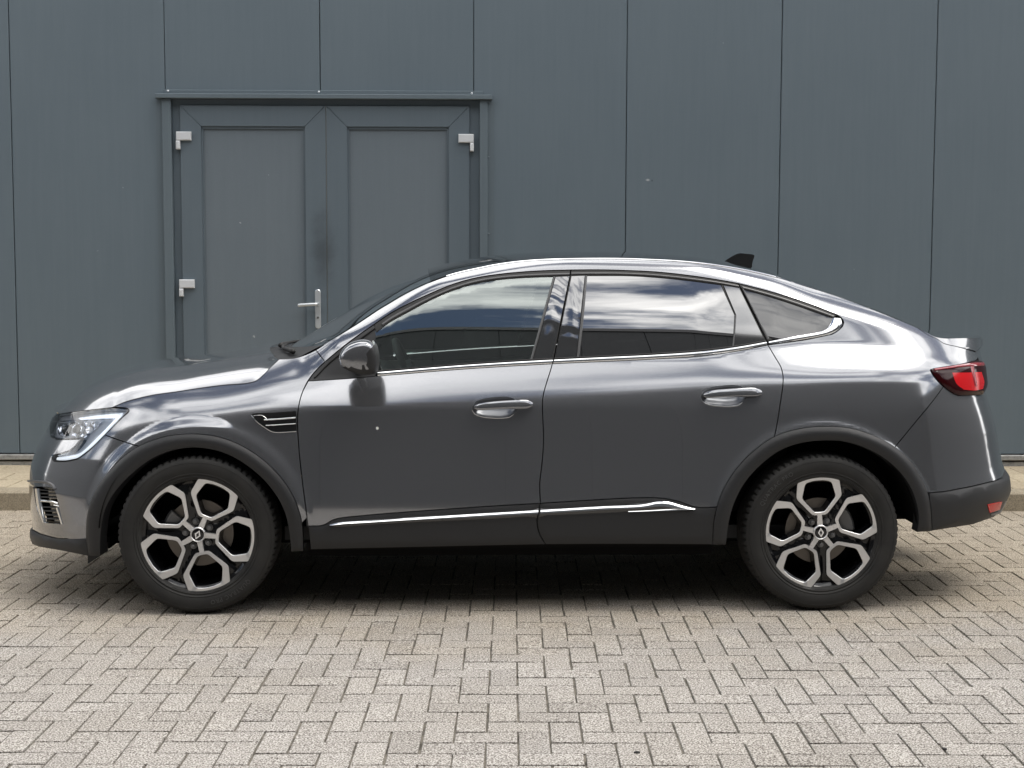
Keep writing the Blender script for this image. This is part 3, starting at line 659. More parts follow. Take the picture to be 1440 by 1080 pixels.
def panel(name, loop, m, parents, off=0.0, inset=.0022, h=.022, flange=.016, crown=None, holes=(), S=surf_p, sides=(1, -1), uv=False, offs=None, flat=False):
    """loop in pixels (uv=False) or in surface coordinates; returns [near, far] objects. parents: one parent or (near, far)"""
    P = loop if uv else inv(loop)
    if area(P) < 0: P = P[::-1]
    hl = []
    for q in holes:
        q = q if uv else inv(q)
        hl.append(q if area(q) > 0 else q[::-1])
    if inset: P = inset_loop(P, inset)
    V, Fc = triangulate(P, hl, h); p3 = S(V); n3 = surf_n(V, S); o_ = np.full(len(V), off)
    if crown is not None:
        d = edge_dist(V, [P] + hl); o_ = o_ + crown[0] * (1 - np.exp(-(d / crown[1]) ** 1.5))
    if offs is not None: o_ = o_ + offs(V)
    p3 = p3 + n3 * o_[:, None]
    if crown is not None or offs is not None:           # normals of the crowned shape
        fn = np.cross(p3[Fc[:, 1]] - p3[Fc[:, 0]], p3[Fc[:, 2]] - p3[Fc[:, 0]]); nn = np.zeros_like(p3)
        for k in range(3): np.add.at(nn, Fc[:, k], fn)
        nn /= np.maximum(np.linalg.norm(nn, axis=1, keepdims=True), 1e-12); shade = np.where((nn * n3).sum(1, keepdims=True) < 0, -nn, nn)
    else: shade = n3
    verts, norms, faces = list(p3), list(shade), [tuple(f) for f in Fc]
    if flange:
        cnt = {}
        for f in faces:
            for a, b in ((f[0], f[1]), (f[1], f[2]), (f[2], f[0])): cnt[(a, b)] = 1
        bd = [e for e in cnt if (e[1], e[0]) not in cnt]; idx = {}
        ln = {}
        for a, b in bd:
            t = p3[b] - p3[a]; q = np.cross(t, n3[a]); q /= max(np.linalg.norm(q), 1e-9)
            ln[a] = ln.get(a, 0) + q; ln[b] = ln.get(b, 0) + q
        for a in ln:
            q = ln[a] / max(np.linalg.norm(ln[a]), 1e-9); idx[a] = len(verts)
            verts += [p3[a], p3[a] - n3[a] * flange]; norms += [q, q]
        for a, b in bd: faces.append((b, a, idx[a], idx[b])); faces.append((idx[b], idx[a], idx[a] + 1, idx[b] + 1))
        faces = [f for f in faces if len(set(f)) == len(f) and not (len(f) == 4 and f[2] == idx.get(f[1]) and f[3] == idx.get(f[0]))]
    verts = np.array(verts); norms = np.array(norms); res = []
    pa = parents if isinstance(parents, (tuple, list)) else (parents, parents)
    for s in (1, -1):
        if s not in sides: res.append(None); continue
        k = np.array([1, s, 1]); fs = faces if s == 1 else [f[::-1] for f in faces]
        res.append(mesh(name, verts * k, fs, m, pa[0 if s == 1 else 1], normals=None if flat else norms * k))
    return res
def ribbon(name, up, lo, m, parents, dome=.004, base=.001, n=None, prof=7, sides=(1, -1), step=6.0, uv=False, tilt=0.0):
    """strip on the surface between two pixel lines, domed outwards"""
    up, lo = np.asarray(up, float), np.asarray(lo, float)
    if n is None: n = max(4, int(np.linalg.norm(np.diff(up, axis=0), axis=1).sum() / step))
    A = resample(cr(up, 3.0), n); Bq = resample(cr(lo, 3.0), n)
    if not uv: A, Bq = inv(A), inv(Bq)
    ks = np.linspace(0, 1, prof); rows = []
    for k in ks:
        q = A * (1 - k) + Bq * k; hh = base + dome * math.sqrt(max(0, 1 - (2 * k - 1) ** 2)); p = surf_p(q) + surf_n(q) * (hh + tilt * k if 0 < k < 1 else base - .004); rows.append(p)
    rows = np.array(rows); v = rows.reshape(-1, 3); f = []
    for a in range(prof - 1):
        for b in range(n - 1): f.append((a * n + b, (a + 1) * n + b, (a + 1) * n + b + 1, a * n + b + 1))
    f.append(tuple(a * n for a in range(prof))); f.append(tuple(a * n + n - 1 for a in range(prof))[::-1])
    pa = parents if isinstance(parents, (tuple, list)) else (parents, parents); res = []
    for s in (1, -1):
        if s not in sides: res.append(None); continue
        res.append(mesh(name, v * np.array([1, s, 1]), f if s == 1 else [q[::-1] for q in f], m, pa[0 if s == 1 else 1], auto=50))
    return res

# ---- traced lines of the side view
HOOD = [(160, 572), (176.7, 565), (213.3, 555.8), (246.7, 551), (283.3, 545.5), (316.7, 541.3), (347, 538.9), (360, 535.5), (370, 527.5), (380, 516.7), (390, 507.5), (392.5, 505)]
COWL = [(392.5, 505), (410, 504), (426.7, 500), (444.3, 492.3)]
PJ = [(444.3, 492.3), (457, 508.5)]
FD = [(457, 508.5), (446.7, 518.3), (436.7, 530), (430, 541), (423.5, 556.7), (419.7, 573.3), (418.3, 591.7), (419, 610), (421, 638), (426, 683), (431.8, 728)]
FD2 = [(431.8, 728), (434.5, 750), (437, 772.5)]
AFO = [(125.4, 781.5), (121.7, 757), (122.6, 729.6), (128, 705.6), (139, 683), (159.6, 657), (178, 639.8), (195.8, 627.8), (215, 619.4), (233.7, 613.9), (252, 611.3), (279, 610.7), (308.3, 615), (337.5, 625.7), (366.7, 644), (390, 665.6), (405.6, 686), (415.3, 704.5), (422, 724), (425, 739.5), (426.5, 774.5)]
AFI = [(141.5, 781.5), (142.5, 748), (148.5, 716.7), (163, 690.7), (187.4, 664.8), (215, 644.4), (243, 633.3), (262, 630), (279, 629.6), (308, 634.5), (337.5, 648), (366.7, 670.4), (386, 692.8), (399.7, 718), (406.6, 745.3), (409.5, 775.4)]
ARO = [(1002.4, 765.6), (1003.4, 739), (1008.5, 712.6), (1018.7, 686), (1037, 657.6), (1061.5, 633), (1089, 614.3), (1122.6, 603.6), (1159.3, 600), (1194, 602.6), (1225, 611.7), (1258.3, 629), (1280, 649), (1293.3, 670), (1303.3, 691.7), (1307.5, 710), (1310, 746.5)]
ARI = [(1020.7, 765.6), (1023.8, 739), (1031, 710.6), (1045, 682), (1067.6, 655.6), (1096, 634), (1126.7, 623), (1163.4, 619.5), (1194, 622.5), (1233, 638), (1258, 656.7), (1275, 676.7), (1286.7, 701.7), (1291.5, 726.7), (1289, 748)]
BJ = [(147.5, 611.7), (172, 620.5), (195.8, 627.8)]
CANT = [(444.3, 492.3), (463.3, 480), (483.3, 467.5), (508.3, 451.7), (533.3, 435), (550, 425), (566.7, 415), (591.7, 402.5), (616.7, 392.5), (640, 384.9), (675, 376.9), (700, 372), (733.3, 367.6), (766.7, 365.3), (800, 364.4), (840, 363.8), (876.7, 364), (916.7, 365.4), (950, 367.1), (983.3, 370), (1016.7, 374.4), (1040, 378.3), (1066.7, 383.6), (1091.7, 389.7), (1133, 402.5), (1166.7, 413.2), (1200, 425), (1240, 440.2), (1280, 456.7), (1290, 461)]
TGL = [(1290, 461), (1306.7, 471.7), (1318.3, 476.7), (1326.7, 482.5), (1346.7, 487.5), (1372.5, 495)]
FRO = [(457, 508.5), (478.3, 490.8), (500, 474.2), (525, 456.7), (550, 440), (575, 426.7), (600, 415), (633.3, 401), (666.7, 391.2), (700, 385.8), (733, 382.5), (766.7, 380.5), (800, 379.6), (840, 379.3), (866.7, 379.8), (916.7, 381.9), (950, 385), (983.3, 389.2), (1016.7, 394.6), (1040, 399), (1083.3, 410), (1116.7, 420), (1150, 431.7), (1176.7, 442.5)]
CHC = [(1176.7, 442.5), (1183.3, 446.9), (1186.7, 453.3), (1185, 458.6), (1175, 467.3), (1170, 470)]
BELTL = [(1170, 470), (1133, 477.7), (1080, 485.3), (1040, 493.2), (983.3, 500.6), (916.7, 505), (866.7, 507.5), (800, 510.3), (776.7, 511.5), (700, 515.8), (640, 519.8), (566.7, 525.8), (528, 529), (490, 532.3), (433.5, 535.8)]
BELTU = [(1166.7, 457.5), (1161.7, 462.5), (1150, 466.5), (1120, 471.5), (1078.3, 480), (1040, 486.8), (983.3, 494), (916.7, 498.6), (866.7, 501), (800, 504.2), (778.3, 505.3), (700, 509.7), (640, 513.8), (566.7, 519.8), (530, 523)]
def cut(line, x0, x1):
    """part of a traced line between two x positions, ends interpolated"""
    c = cr(line, 2.0); k = c[:, 0]; inc = k[-1] > k[0]
    if not inc: c = c[::-1]; k = c[:, 0]
    a, b = min(x0, x1), max(x0, x1); ya, yb = np.interp(a, k, c[:, 1]), np.interp(b, k, c[:, 1])
    r = np.vstack([[a, ya], c[(k > a + .5) & (k < b - .5)], [b, yb]])
    return r if x1 > x0 else r[::-1]
SEAM = [(776.7, 511.5), (774.4, 520), (767.8, 541), (764, 555.5), (762.8, 566.7), (763.3, 586.7), (764.4, 620), (762, 653), (759, 680), (760, 707.8)]
SEAM2 = [(760, 707.8), (755.8, 722), (755.8, 740), (759, 751), (767, 765.5)]
RDE = [(1080, 485.3), (1091.7, 505), (1098.5, 517), (1101.2, 530), (1101, 540), (1099.5, 552), (1096.7, 571), (1093.3, 593.3), (1089, 614.3)]
DLF = [(760, 707.8), (700, 711.2), (584.4, 719), (512, 724.9), (470.7, 730.3), (454, 738.6), (433, 739.6)]
DLR = [(1008.5, 713.3), (977.8, 712.9), (955.6, 705.6), (933, 701), (900, 700), (850, 702.2), (760, 707.8)]
RBJ = [(1326.7, 543.5), (1315, 560), (1290, 590.5), (1258.3, 629)]
TAILT = [(1308.3, 520), (1313, 518.5), (1346.7, 513), (1371.7, 507.5)]
TAILL = [(1308.3, 520), (1313.3, 529), (1326.7, 543.5), (1340, 553.2), (1346.7, 556), (1380, 555.2)]
uvF = lambda z: (XF - LE * .97, z)
uvR = lambda z: (XR + LE * .97, z)

# front wing
fen = panel('front_wing', loop_of(HOOD, COWL, PJ, FD, [(431.8, 728), (424, 736)], cut(AFO, 424, 195.8), BJ[::-1], [(147.5, 611.7), (171.7, 587.5), (182, 577.5), (180, 574.8), (160, 572)]), MAT['paint'], car, h=.010)
# bumper, lip
lipt = inv([(46, 744.8), (57.8, 751), (76.3, 756), (94.8, 757.4), (121.7, 756.5)]); lipb = inv([(125.4, 781.5), (109.6, 778.7), (85.6, 774), (57.8, 769.4), (46.7, 765.7)])
hl_low = inv(loop_of([(71, 613), (76.7, 617), (113, 617.6)], [(113, 617.6), (105, 627.5), (96.7, 634)], [(96.7, 634), (85, 637.6), (72, 640.5)], [(72, 640.5), (73, 646), (77, 648.6)], [(77, 648.6), (93, 648.8), (108, 646)], [(108, 646), (113, 643.3), (130, 630), (147.5, 611.7)]))
hl_low = hl_low[hl_low[:, 0].argsort() if False else slice(None)]
bup = inv(loop_of(BJ, cut(AFO[:8][::-1], 195.8, 121.75)))
bump_uv = np.vstack([hl_low, bup[1:], lipt[::-1][1:], [uvF(lipt[0][1])], [uvF(.60)], [uvF(hl_low[0][1] + .03)]])
INTK = loop_of([(46.5, 684), (73.5, 686), (77.5, 691)], [(77.5, 691), (84, 716), (88.5, 737.5)], [(88.5, 737.5), (60, 735)], [(60, 735), (52, 716), (46.5, 684)], step=3)
bum = panel('front_bumper', bump_uv, MAT['paint'], car, h=.010, uv=True, holes=[inv(INTK)])
panel('intake_mesh', INTK, MAT['gloss_black'], bum, off=-.03, inset=-.004, flange=0, h=.03)
for y0 in (689.5, 694.5, 699.5): ribbon('grille_slat', [(50 + (y0 - 690) * .3, y0 - 1.2), (75.5, y0 - .6)], [(50 + (y0 - 690) * .3, y0 + 1.0), (76, y0 + 1.4)], MAT['cladding'], bum, .006, -.016)
for y0 in (713.5, 719, 724.5, 730): ribbon('grille_slat', [(56 + (y0 - 712) * .25, y0 - 1.2), (77 + (y0 - 712) * .4, y0 - .4)], [(56 + (y0 - 712) * .25, y0 + 1.2), (77.5 + (y0 - 712) * .4, y0 + 1.8)], MAT['cladding'], bum, .006, -.016)
ribbon('intake_chrome', [(52.5, 687), (56, 710), (62.5, 735)], [(47, 687), (50, 712), (57.5, 735)], MAT['chrome'], bum, .006, -.006)
ribbon('intake_chrome', [(57, 703), (76, 704), (80.5, 706.5)], [(57, 706), (76, 708.2), (82.5, 711.5)], MAT['chrome'], bum, .006, -.004)
ribbon('intake_chrome', [(75, 709.5), (84.5, 711), (86, 712)], [(75, 711.5), (83, 713.8), (86.5, 714.5)], MAT['chrome'], bum, .004, -.004)
ribbon('intake_chrome', [(82.5, 713), (86, 724), (90, 737.5)], [(77.5, 715), (81, 726), (84.5, 736.5)], MAT['chrome'], bum, .006, -.004)
ribbon('intake_brow', [(40, 674.6), (60, 675.6), (73, 678.5), (79, 686.5)], [(40.5, 678.4), (60, 679.8), (71, 682), (76.3, 689)], MAT['satin_trim'], bum, .006, .001)
lip_uv = np.vstack([lipt, lipb, [uvF(lipb[-1][1])], [uvF(lipt[0][1])]])
panel('bumper_lip', lip_uv, MAT['cladding'], bum, off=.004, uv=True, crown=(.010, .02), h=.018)
zf = inv([(66, 604)])[0][1]
hc = inv([(158, 573.2)])[0]; z_nose = pl(79, 581, .45)[1]; u_nose = XF - LE * .62
HFR = np.array([(u_, hc[1] + (z_nose - hc[1]) * min(1, (hc[0] - u_) / (hc[0] - u_nose))) for u_ in np.linspace(hc[0], XF - LE * .985, 34)])
hl0 = inv([(70.8, 613.5), (69.5, 600), (71.5, 590), (79, 583)])
panel('grille', np.vstack([hl0, [(hl0[-1][0], np.interp(-hl0[-1][0], -HFR[:, 0], HFR[:, 1]) - .004)], [uvF(z_nose - .004)], [uvF(hl_low[0][1] + .032)]]), MAT['gloss_black'], bum, off=-.004, uv=True, h=.03, inset=0)
# deflector under the nose
p0 = on(111.5, 779, -.05); v, f = box_geo(p0[0], p0[0] + .085, p0[1] - .0, p0[1] + .02, p0[2] - .062, p0[2] + .03); v = [(a, b, c) if not (a > p0[0] + .01 and c < p0[2]) else (a, b, p0[2] - .008) for a, b, c in v]
for s in (1, -1): mesh('air_deflector', [(a, b * s, c) for a, b, c in v], f if s == 1 else [q[::-1] for q in f], MAT['cladding'], bum[0 if s == 1 else 1])
# doors
CUP = [(664, 573), (667.8, 565.6), (679, 561), (695.6, 558.3), (712, 557.8), (720, 559.4), (725.6, 563.3), (727.8, 570), (724.4, 580), (717.8, 585.2), (706.7, 587), (690, 586.7), (673, 584.4), (665.6, 580.6)]
cupF = cr(CUP + [CUP[0]], 3.0)[:-1]; cupR = cupF + np.array([321.5, -16.3])
fd = panel('front_door', loop_of(cut(BELTL, 433.5, 776.7), SEAM, DLF, [(431.8, 739), (431.8, 728)], FD[:1:-1][:9] if False else cr(FD, 4)[::-1][:-1][:int(len(cr(FD, 4)) * .78)], [(433.5, 535.8)]), MAT['paint'], car, holes=[cupF], h=.015)
rd = panel('rear_door', loop_of(cut(BELTL, 776.7, 1080), RDE, cut(ARO, 1089, 1008.5), DLR, SEAM[::-1]), MAT['paint'], car, holes=[cupR], h=.015)
panel('lower_cladding', loop_of(DLF[::-1], SEAM2, [(767, 765.5), (600, 769), (437, 772.5)], FD2[::-1], [(431.8, 739)]), MAT['cladding'], fd, off=.003, crown=(.006, .012), h=.018)
panel('lower_cladding', loop_of(DLR, SEAM2, [(767, 765.5), (880, 765), (1002.4, 765.6)], cut(ARO, 1002.6, 1008.4)), MAT['cladding'], rd, off=.003, crown=(.006, .012), h=.018)
panel('sill', loop_of([(430, 766), (767, 760), (1004, 760)], [(1004, 760), (1006, 772)], [(1006, 772), (767, 774), (430, 778)], [(430, 778), (430, 766)]), MAT['dark'], car, off=-.03, inset=0, flange=0)
for d, cu in ((fd, cupF), (rd, cupR)):
    c0 = inv([(695, 573) if d is fd else (1016.5, 556.7)])[0]
    panel('handle_cup', cu, MAT['cup_shaded'], d, inset=0, flange=0, h=.008, offs=lambda V, cu=cu: -.026 * (1 - np.exp(-(edge_dist(V, [inv(cu)]) / .020) ** 2)))
    sh = np.array([0, 0.]) if d is fd else np.array([321.5, -16.3])
    lo_ = np.array([(664.5, 576), (667.5, 581), (676, 584.6), (690, 586.4), (706.7, 586.8), (717, 585.2), (722, 582)]) + sh
    ribbon('handle_rim', lo_, lo_ + np.array([(-.8, 1.0), (-.6, 1.4), (0, 1.9), (0, 2.0), (0, 2.0), (.3, 1.8), (.6, 1.0)]), MAT['chrome'], d, .0015, 0.0, step=3)
    # bar of the handle
    n_ = 22; cx = np.linspace(667.2, 749.0, n_); prof_h = []
    path = []
    for i, X in enumerate(cx):
        k = i / (n_ - 1); yc = 573.3 + (569.3 - 573.3) * k + 1.2 * math.sin(math.pi * k) * -.3
        hh = (5.5 + .8 * k) * (1 - abs(2 * k - 1) ** 9 * .62); path.append((X + sh[0], yc + sh[1], hh, k))
    vv, ff = [], []; K = 12
    for X, Y, hh, k in path:
        uv0 = inv([(X, Y)]); nrm = surf_n(uv0)[0]; P0 = surf_p(uv0)[0]; up = np.array([0, 0, 1.0]); up = up - nrm * (up @ nrm); up /= np.linalg.norm(up)
        r = hh / 322.0; dp = .017 * (1 - abs(2 * k - 1) ** 5 * .45); oc = .020 + .005 * math.sin(math.pi * k) - .010 * abs(2 * k - 1) ** 4
        for q in range(K):
            an = 2 * math.pi * q / K; ca, sa = math.cos(an), math.sin(an); e = .36
            vv.append(P0 + up * r * math.copysign(abs(sa) ** e, sa) + nrm * (oc + dp * .75 * math.copysign(abs(ca) ** e, ca)))
    for i in range(n_ - 1):
        for q in range(K): j = (q + 1) % K; ff.append((i * K + q, i * K + j, (i + 1) * K + j, (i + 1) * K + q))
    ff.append(tuple(range(K))); ff.append(tuple((n_ - 1) * K + q for q in range(K))[::-1])
    vv = np.array(vv)
    for s in (1, -1): mesh('door_handle', vv * np.array([1, s, 1]), ff[::-1] if s == 1 else [q[::-1] for q in ff], MAT['paint'], d[0 if s == 1 else 1], auto=40)
    # feet that carry the bar on the door
    for k0 in (1, n_ - 3):
        X, Y = path[k0][0], path[k0][1]
        a = on(X, Y, -.022); b = on(X, Y, .018); v, f = tube([a, b], .009, 8)
        for s in (1, -1): mesh('handle_foot', np.array(v) * np.array([1, s, 1]), f, MAT['dark'], d[0 if s == 1 else 1])
panel('paint_chip', loop_of([(528.5, 601), (530.5, 600), (532.6, 601.6), (531.8, 604), (529.3, 604), (528.5, 601)], step=1.0), MAT['chip'], fd, off=.0012, inset=0, flange=0, h=.004, sides=(1,))
# belt chrome
BU = np.array(BELTU); BL = np.array(BELTL)
ribbon('belt_chrome', cut(BELTU, 531, 777.6), cut(BELTL, 531, 776.2), MAT['chrome'], fd, .003, .001)
ribbon('belt_chrome', cut(BELTU, 779.5, 1077.2), cut(BELTL, 778, 1079), MAT['chrome'], rd, .003, .001)
ribbon('belt_seal', cut(BELTU, 531, 777.6) + [0, -2.2], cut(BELTU, 531, 777.6) + [0, .4], MAT['rubber'], fd, .003, .0)
ribbon('belt_seal', cut(BELTU, 779.5, 1077) + [0, -2.2], cut(BELTU, 779.5, 1077) + [0, .4], MAT['rubber'], rd, .003, .0)
# door mouldings
ribbon('side_moulding', [(463.5, 737), (476, 733.4), (512, 729.8), (584, 724.6), (700, 717.3), (757.5, 713.6)], [(463.5, 738.6), (476, 742.6), (512, 741), (584, 737.2), (700, 732.8), (754.5, 729.2)], MAT['gloss_black'], fd, .008, .002)
ribbon('side_moulding', [(761, 713.2), (850, 708), (911, 704), (935, 704), (955, 709), (977, 714.4)], [(757, 729), (850, 725.5), (911, 722.6), (935, 721.8), (955, 720.3), (977, 715.8)], MAT['gloss_black'], rd, .008, .002)
ribbon('moulding_chrome', [(464.5, 736.8), (476, 733.9), (512, 731.4), (584, 726.9), (700, 719.8), (757, 716.5)], [(464.5, 738.3), (476, 737.2), (512, 735), (584, 731.3), (700, 725.6), (756, 722.4)], MAT['chrome'], fd, .003, .0085, tilt=.009)
ribbon('moulding_chrome', [(760.3, 716.3), (850, 711), (905, 708.3), (925, 704.8), (940, 705.4), (957, 710), (976.5, 714.5)], [(759.3, 722.2), (850, 717.2), (905, 714.5), (930, 713), (945, 715), (960, 716.5), (976.5, 715.7)], MAT['chrome'], rd, .003, .0085, tilt=.009)
ribbon('moulding_chrome', [(883, 717.4), (910, 716.3), (940, 714.6), (966, 713.6)], [(883, 720.2), (910, 719.6), (940, 718.4), (966, 717.2)], MAT['chrome'], rd, .003, .008, tilt=.006)
# body side: A pillar, cant rail, C pillar and rear wing in one
bs = panel('body_side', loop_of(CANT, TGL, [(1372.5, 495), (1375.5, 499), (1374, 505.5), (1371.7, 507.5)], TAILT[::-1], TAILL[:3], RBJ, cut(ARO, 1258.3, 1089), RDE[::-1], cut(BELTL, 1080, 1170), CHC[::-1], FRO[::-1], PJ[::-1]), MAT['paint'], car, h=.013)
ribbon('quarter_chrome', [(1171.5, 447), (1167, 457.5), (1161.7, 462.8), (1150, 466.8), (1120, 472), (1080.5, 480)], [(1183.5, 448.3), (1185, 456.5), (1175, 466.3), (1168, 469.7), (1133, 477), (1082, 484.6)], MAT['chrome'], bs, .003, .0)
# window frames and glass
GUF = [(528.5, 467.5), (550, 451.9), (575, 438.2), (600, 424.6), (633.3, 409.4), (666.7, 398.6), (700, 393), (733, 390.4), (777.5, 388.8)]
GUR = [(825.8, 387.3), (883, 387.5), (925, 390), (966.7, 394.2), (1014, 400.3)]
GQ = [(1046.8, 407.2), (1083.3, 417.6), (1116.7, 428.4), (1150, 440), (1170.5, 446.9)]
gfl = loop_of(GUF, [(777.5, 388.8), (745, 506)], cut(BELTU, 745, 530), [(530, 523), (526.5, 500), (528.5, 467.5)])
grl = loop_of(GUR, [(1014, 400.3), (1033, 442)], [(1033, 442), (1030.5, 488)], cut(BELTU, 1030.5, 814), [(814, 503.5), (825.8, 387.3)])
gql = loop_of(GQ, [(1170.5, 446.9), (1166.7, 457.5), (1161.7, 462.5), (1150, 466)], [(1150, 466), (1120, 471), (1087, 477), (1082, 474.5)], [(1082, 474.5), (1076.7, 466.7), (1046.8, 407.2)])
panel('window_glass', gfl, MAT['glass'], fd, off=-.006, inset=-.008, flange=0, h=.03)
panel('window_glass', grl, MAT['glass_dark'], rd, off=-.006, inset=-.008, flange=0, h=.03)
panel('quarter_glass', gql, MAT['glass_quarter'], bs, off=-.005, inset=-.006, flange=0, h=.03)
panel('window_frame', loop_of(cut(FRO, 526, 802.3), [(802.3, 379.8), (778.3, 505.3)], cut(BELTU, 778.3, 745), [(745, 506), (777.5, 388.8)], GUF[::-1], [(528.5, 467.5), (526, 456.2)]), MAT['rubber'], fd, off=-.003, inset=.001, flange=.02, h=.02)
panel('window_frame', loop_of(cut(FRO, 803.5, 1038), [(1038, 398.6), (1078.3, 480)], cut(BELTU, 1078.3, 1030.5), [(1030.5, 488), (1033, 442)], [(1033, 442), (1014, 400.3)], GUR[::-1], [(825.8, 387.3), (814, 503.5)], cut(BELTU, 814, 779.3), [(779.3, 505.2), (803.5, 379.6)]), MAT['rubber'], rd, off=-.003, inset=.001, flange=.02, h=.02)
panel('quarter_frame', loop_of(cut(FRO, 1039.5, 1176.7), [(1176.7, 442.5), (1170.5, 446.9)], GQ[::-1], [(1046.8, 407.2), (1076.7, 466.7)], [(1076.7, 466.7), (1082, 474.5), (1087, 477)], [(1087, 477), (1080, 480)], [(1080, 480), (1039.5, 398.9)]), MAT['rubber'], bs, off=-.003, inset=.001, flange=.02, h=.02)
def off_line(l, dy): return [(x, y + dy) for x, y in l]
def mid(l1, l2, k, n=40):
    a, b = resample(cr(l1, 3), n), resample(cr(l2, 3), n); return a * (1 - k) + b * k
fo = cut(FRO, 531, 800); gi = np.vstack([cr(GUF[1:], 3), [(798, 388)]])
ribbon('frame_trim', mid(cut(FRO, 534, 801.5), [(540, 459.3)] + GUF[1:-1] + [(800.4, 388.3)], .42), mid(cut(FRO, 534, 801.5), [(540, 459.3)] + GUF[1:-1] + [(800.4, 388.3)], .85), MAT['satin_trim'], fd, .003, -.001)
ribbon('frame_trim', mid(cut(FRO, 804.5, 1037), [(803, 387.6)] + GUR[:-1] + [(1014, 400.3), (1040.5, 405)], .42), mid(cut(FRO, 804.5, 1037), [(803, 387.6)] + GUR[:-1] + [(1014, 400.3), (1040.5, 405)], .85), MAT['satin_trim'], rd, .003, -.001)
ribbon('frame_trim', mid(cut(FRO, 1041, 1176), GQ, .40), mid(cut(FRO, 1041, 1176), GQ, .85), MAT['satin_trim'], bs, .003, -.001)
panel('pillar_cover', loop_of([(781.2, 389.4), (801, 388.4)], [(801, 388.4), (776.8, 504.6)], [(776.8, 504.6), (749.5, 506.2)], [(749.5, 506.2), (781.2, 389.4)]), MAT['pillar'], fd, off=.0005, inset=.001, h=.012, offs=lambda V: .0006 * np.sin(V[:, 0] * 60 + 11 * np.sin(V[:, 1] * 9)) * np.sin(V[:, 1] * 38 + 4 * np.sin(V[:, 0] * 23)))
panel('pillar_cover', loop_of([(803.6, 388.3), (822.5, 387.6)], [(822.5, 387.6), (810.3, 503)], [(810.3, 503), (780, 504.6)], [(780, 504.6), (803.6, 388.3)]), MAT['pillar'], rd, off=.0005, inset=.001, h=.012, offs=lambda V: .0006 * np.sin(V[:, 0] * 57 + 9 * np.sin(V[:, 1] * 8)) * np.sin(V[:, 1] * 41 + 5 * np.sin(V[:, 0] * 21)))
panel('pillar_cover', loop_of([(1017.5, 401.4), (1039.5, 405)], [(1039.5, 405), (1076, 479.5)], [(1076, 479.5), (1032.5, 487.4)], [(1032.5, 487.4), (1035, 443)], [(1035, 443), (1017.5, 401.4)]), MAT['pillar'], rd, off=.0005, inset=.001, h=.015)
ribbon('glass_channel', [(777.8, 388.8), (762, 446), (745.5, 505.5)], [(781, 389.2), (765.5, 447), (749.3, 505.5)], MAT['satin_trim'], fd, .003, 0)
ribbon('glass_channel', [(822.6, 387.6), (817.5, 440), (810.5, 502.5)], [(826, 387.6), (821.5, 440), (814.8, 502.5)], MAT['satin_trim'], rd, .003, 0)
ribbon('glass_channel', [(1033.2, 443), (1031.8, 470), (1030, 487.4)], [(1035, 443), (1034, 470), (1032.3, 487.2)], MAT['satin_trim'], rd, .002, 0)
ribbon('glass_channel', [(1042.5, 404.5), (1060, 439), (1079, 479.3)], [(1046.6, 407.4), (1065, 445), (1082, 474.6)], MAT['satin_trim'], bs, .003, -.001)
# mirror sail
panel('mirror_sail', loop_of(cut(FRO, 457, 526), [(526, 456.2), (528.5, 467.5), (526.5, 500), (530, 523)], [(530, 523), (528, 529)], cut(BELTL, 528, 433.5), [(433.5, 535.8), (436.7, 530), (446.7, 518.3), (457, 508.5)]), MAT['cladding'], fd, off=-.002, inset=.002)
ribbon('sail_seal', [(441, 531), (460, 510), (490, 486), (527, 460)], [(444, 531.3), (463, 511.8), (493, 488.2), (527.5, 462.6)], MAT['rubber'], fd, .003, .002)
# vent on the wing
VENT = loop_of([(353.5, 584), (355.3, 582.2), (385, 580.2), (416.4, 578)], [(416.4, 578), (417.6, 606.5)], [(417.6, 606.5), (388.6, 608), (383, 607.2), (374.7, 602.4), (363, 594), (353.5, 584)], step=3)
panel('wing_vent', VENT, MAT['gloss_black'], fen, off=.0015, inset=0, flange=.006, h=.012)
ribbon('vent_chrome', [(354, 584.2), (363, 593), (374.7, 601.4), (383.3, 606), (389, 607), (417, 605.6)], [(353, 585), (362, 594.6), (374, 603), (382.6, 607.9), (389, 608.9), (417, 607.3)], MAT['chrome'], fen, .0012, .002, step=3)
ribbon('vent_chrome', [(371.5, 589.2), (390, 588.2), (415.8, 586.1)], [(371.5, 591.8), (390, 590.6), (415.8, 588.7)], MAT['chrome'], fen, .004, .003, step=3)
ribbon('vent_chrome', [(374, 597.4), (390, 596.6), (415.8, 594.9)], [(374, 599.2), (390, 598.4), (415.8, 596.7)], MAT['chrome'], fen, .004, .003, step=3)
ribbon('vent_chrome', [(357, 584.6), (369.6, 584), (375.6, 588.8)], [(357.6, 585.3), (369.2, 585), (374.4, 589.6)], MAT['chrome'], fen, .003, .003, step=3)
# arches
def arch(o, i, s): 
    lp = loop_of(cr(o, 4), [o[-1], i[-1]], cr(i, 4)[::-1], [i[0], o[0]]); return panel('wheel_arch_trim', lp, MAT['cladding'], car, off=.004, inset=.0008, crown=(.011, .012), h=.012, flange=.05)
arch(AFO, AFI, -1); arch(ARO, ARI, 1)
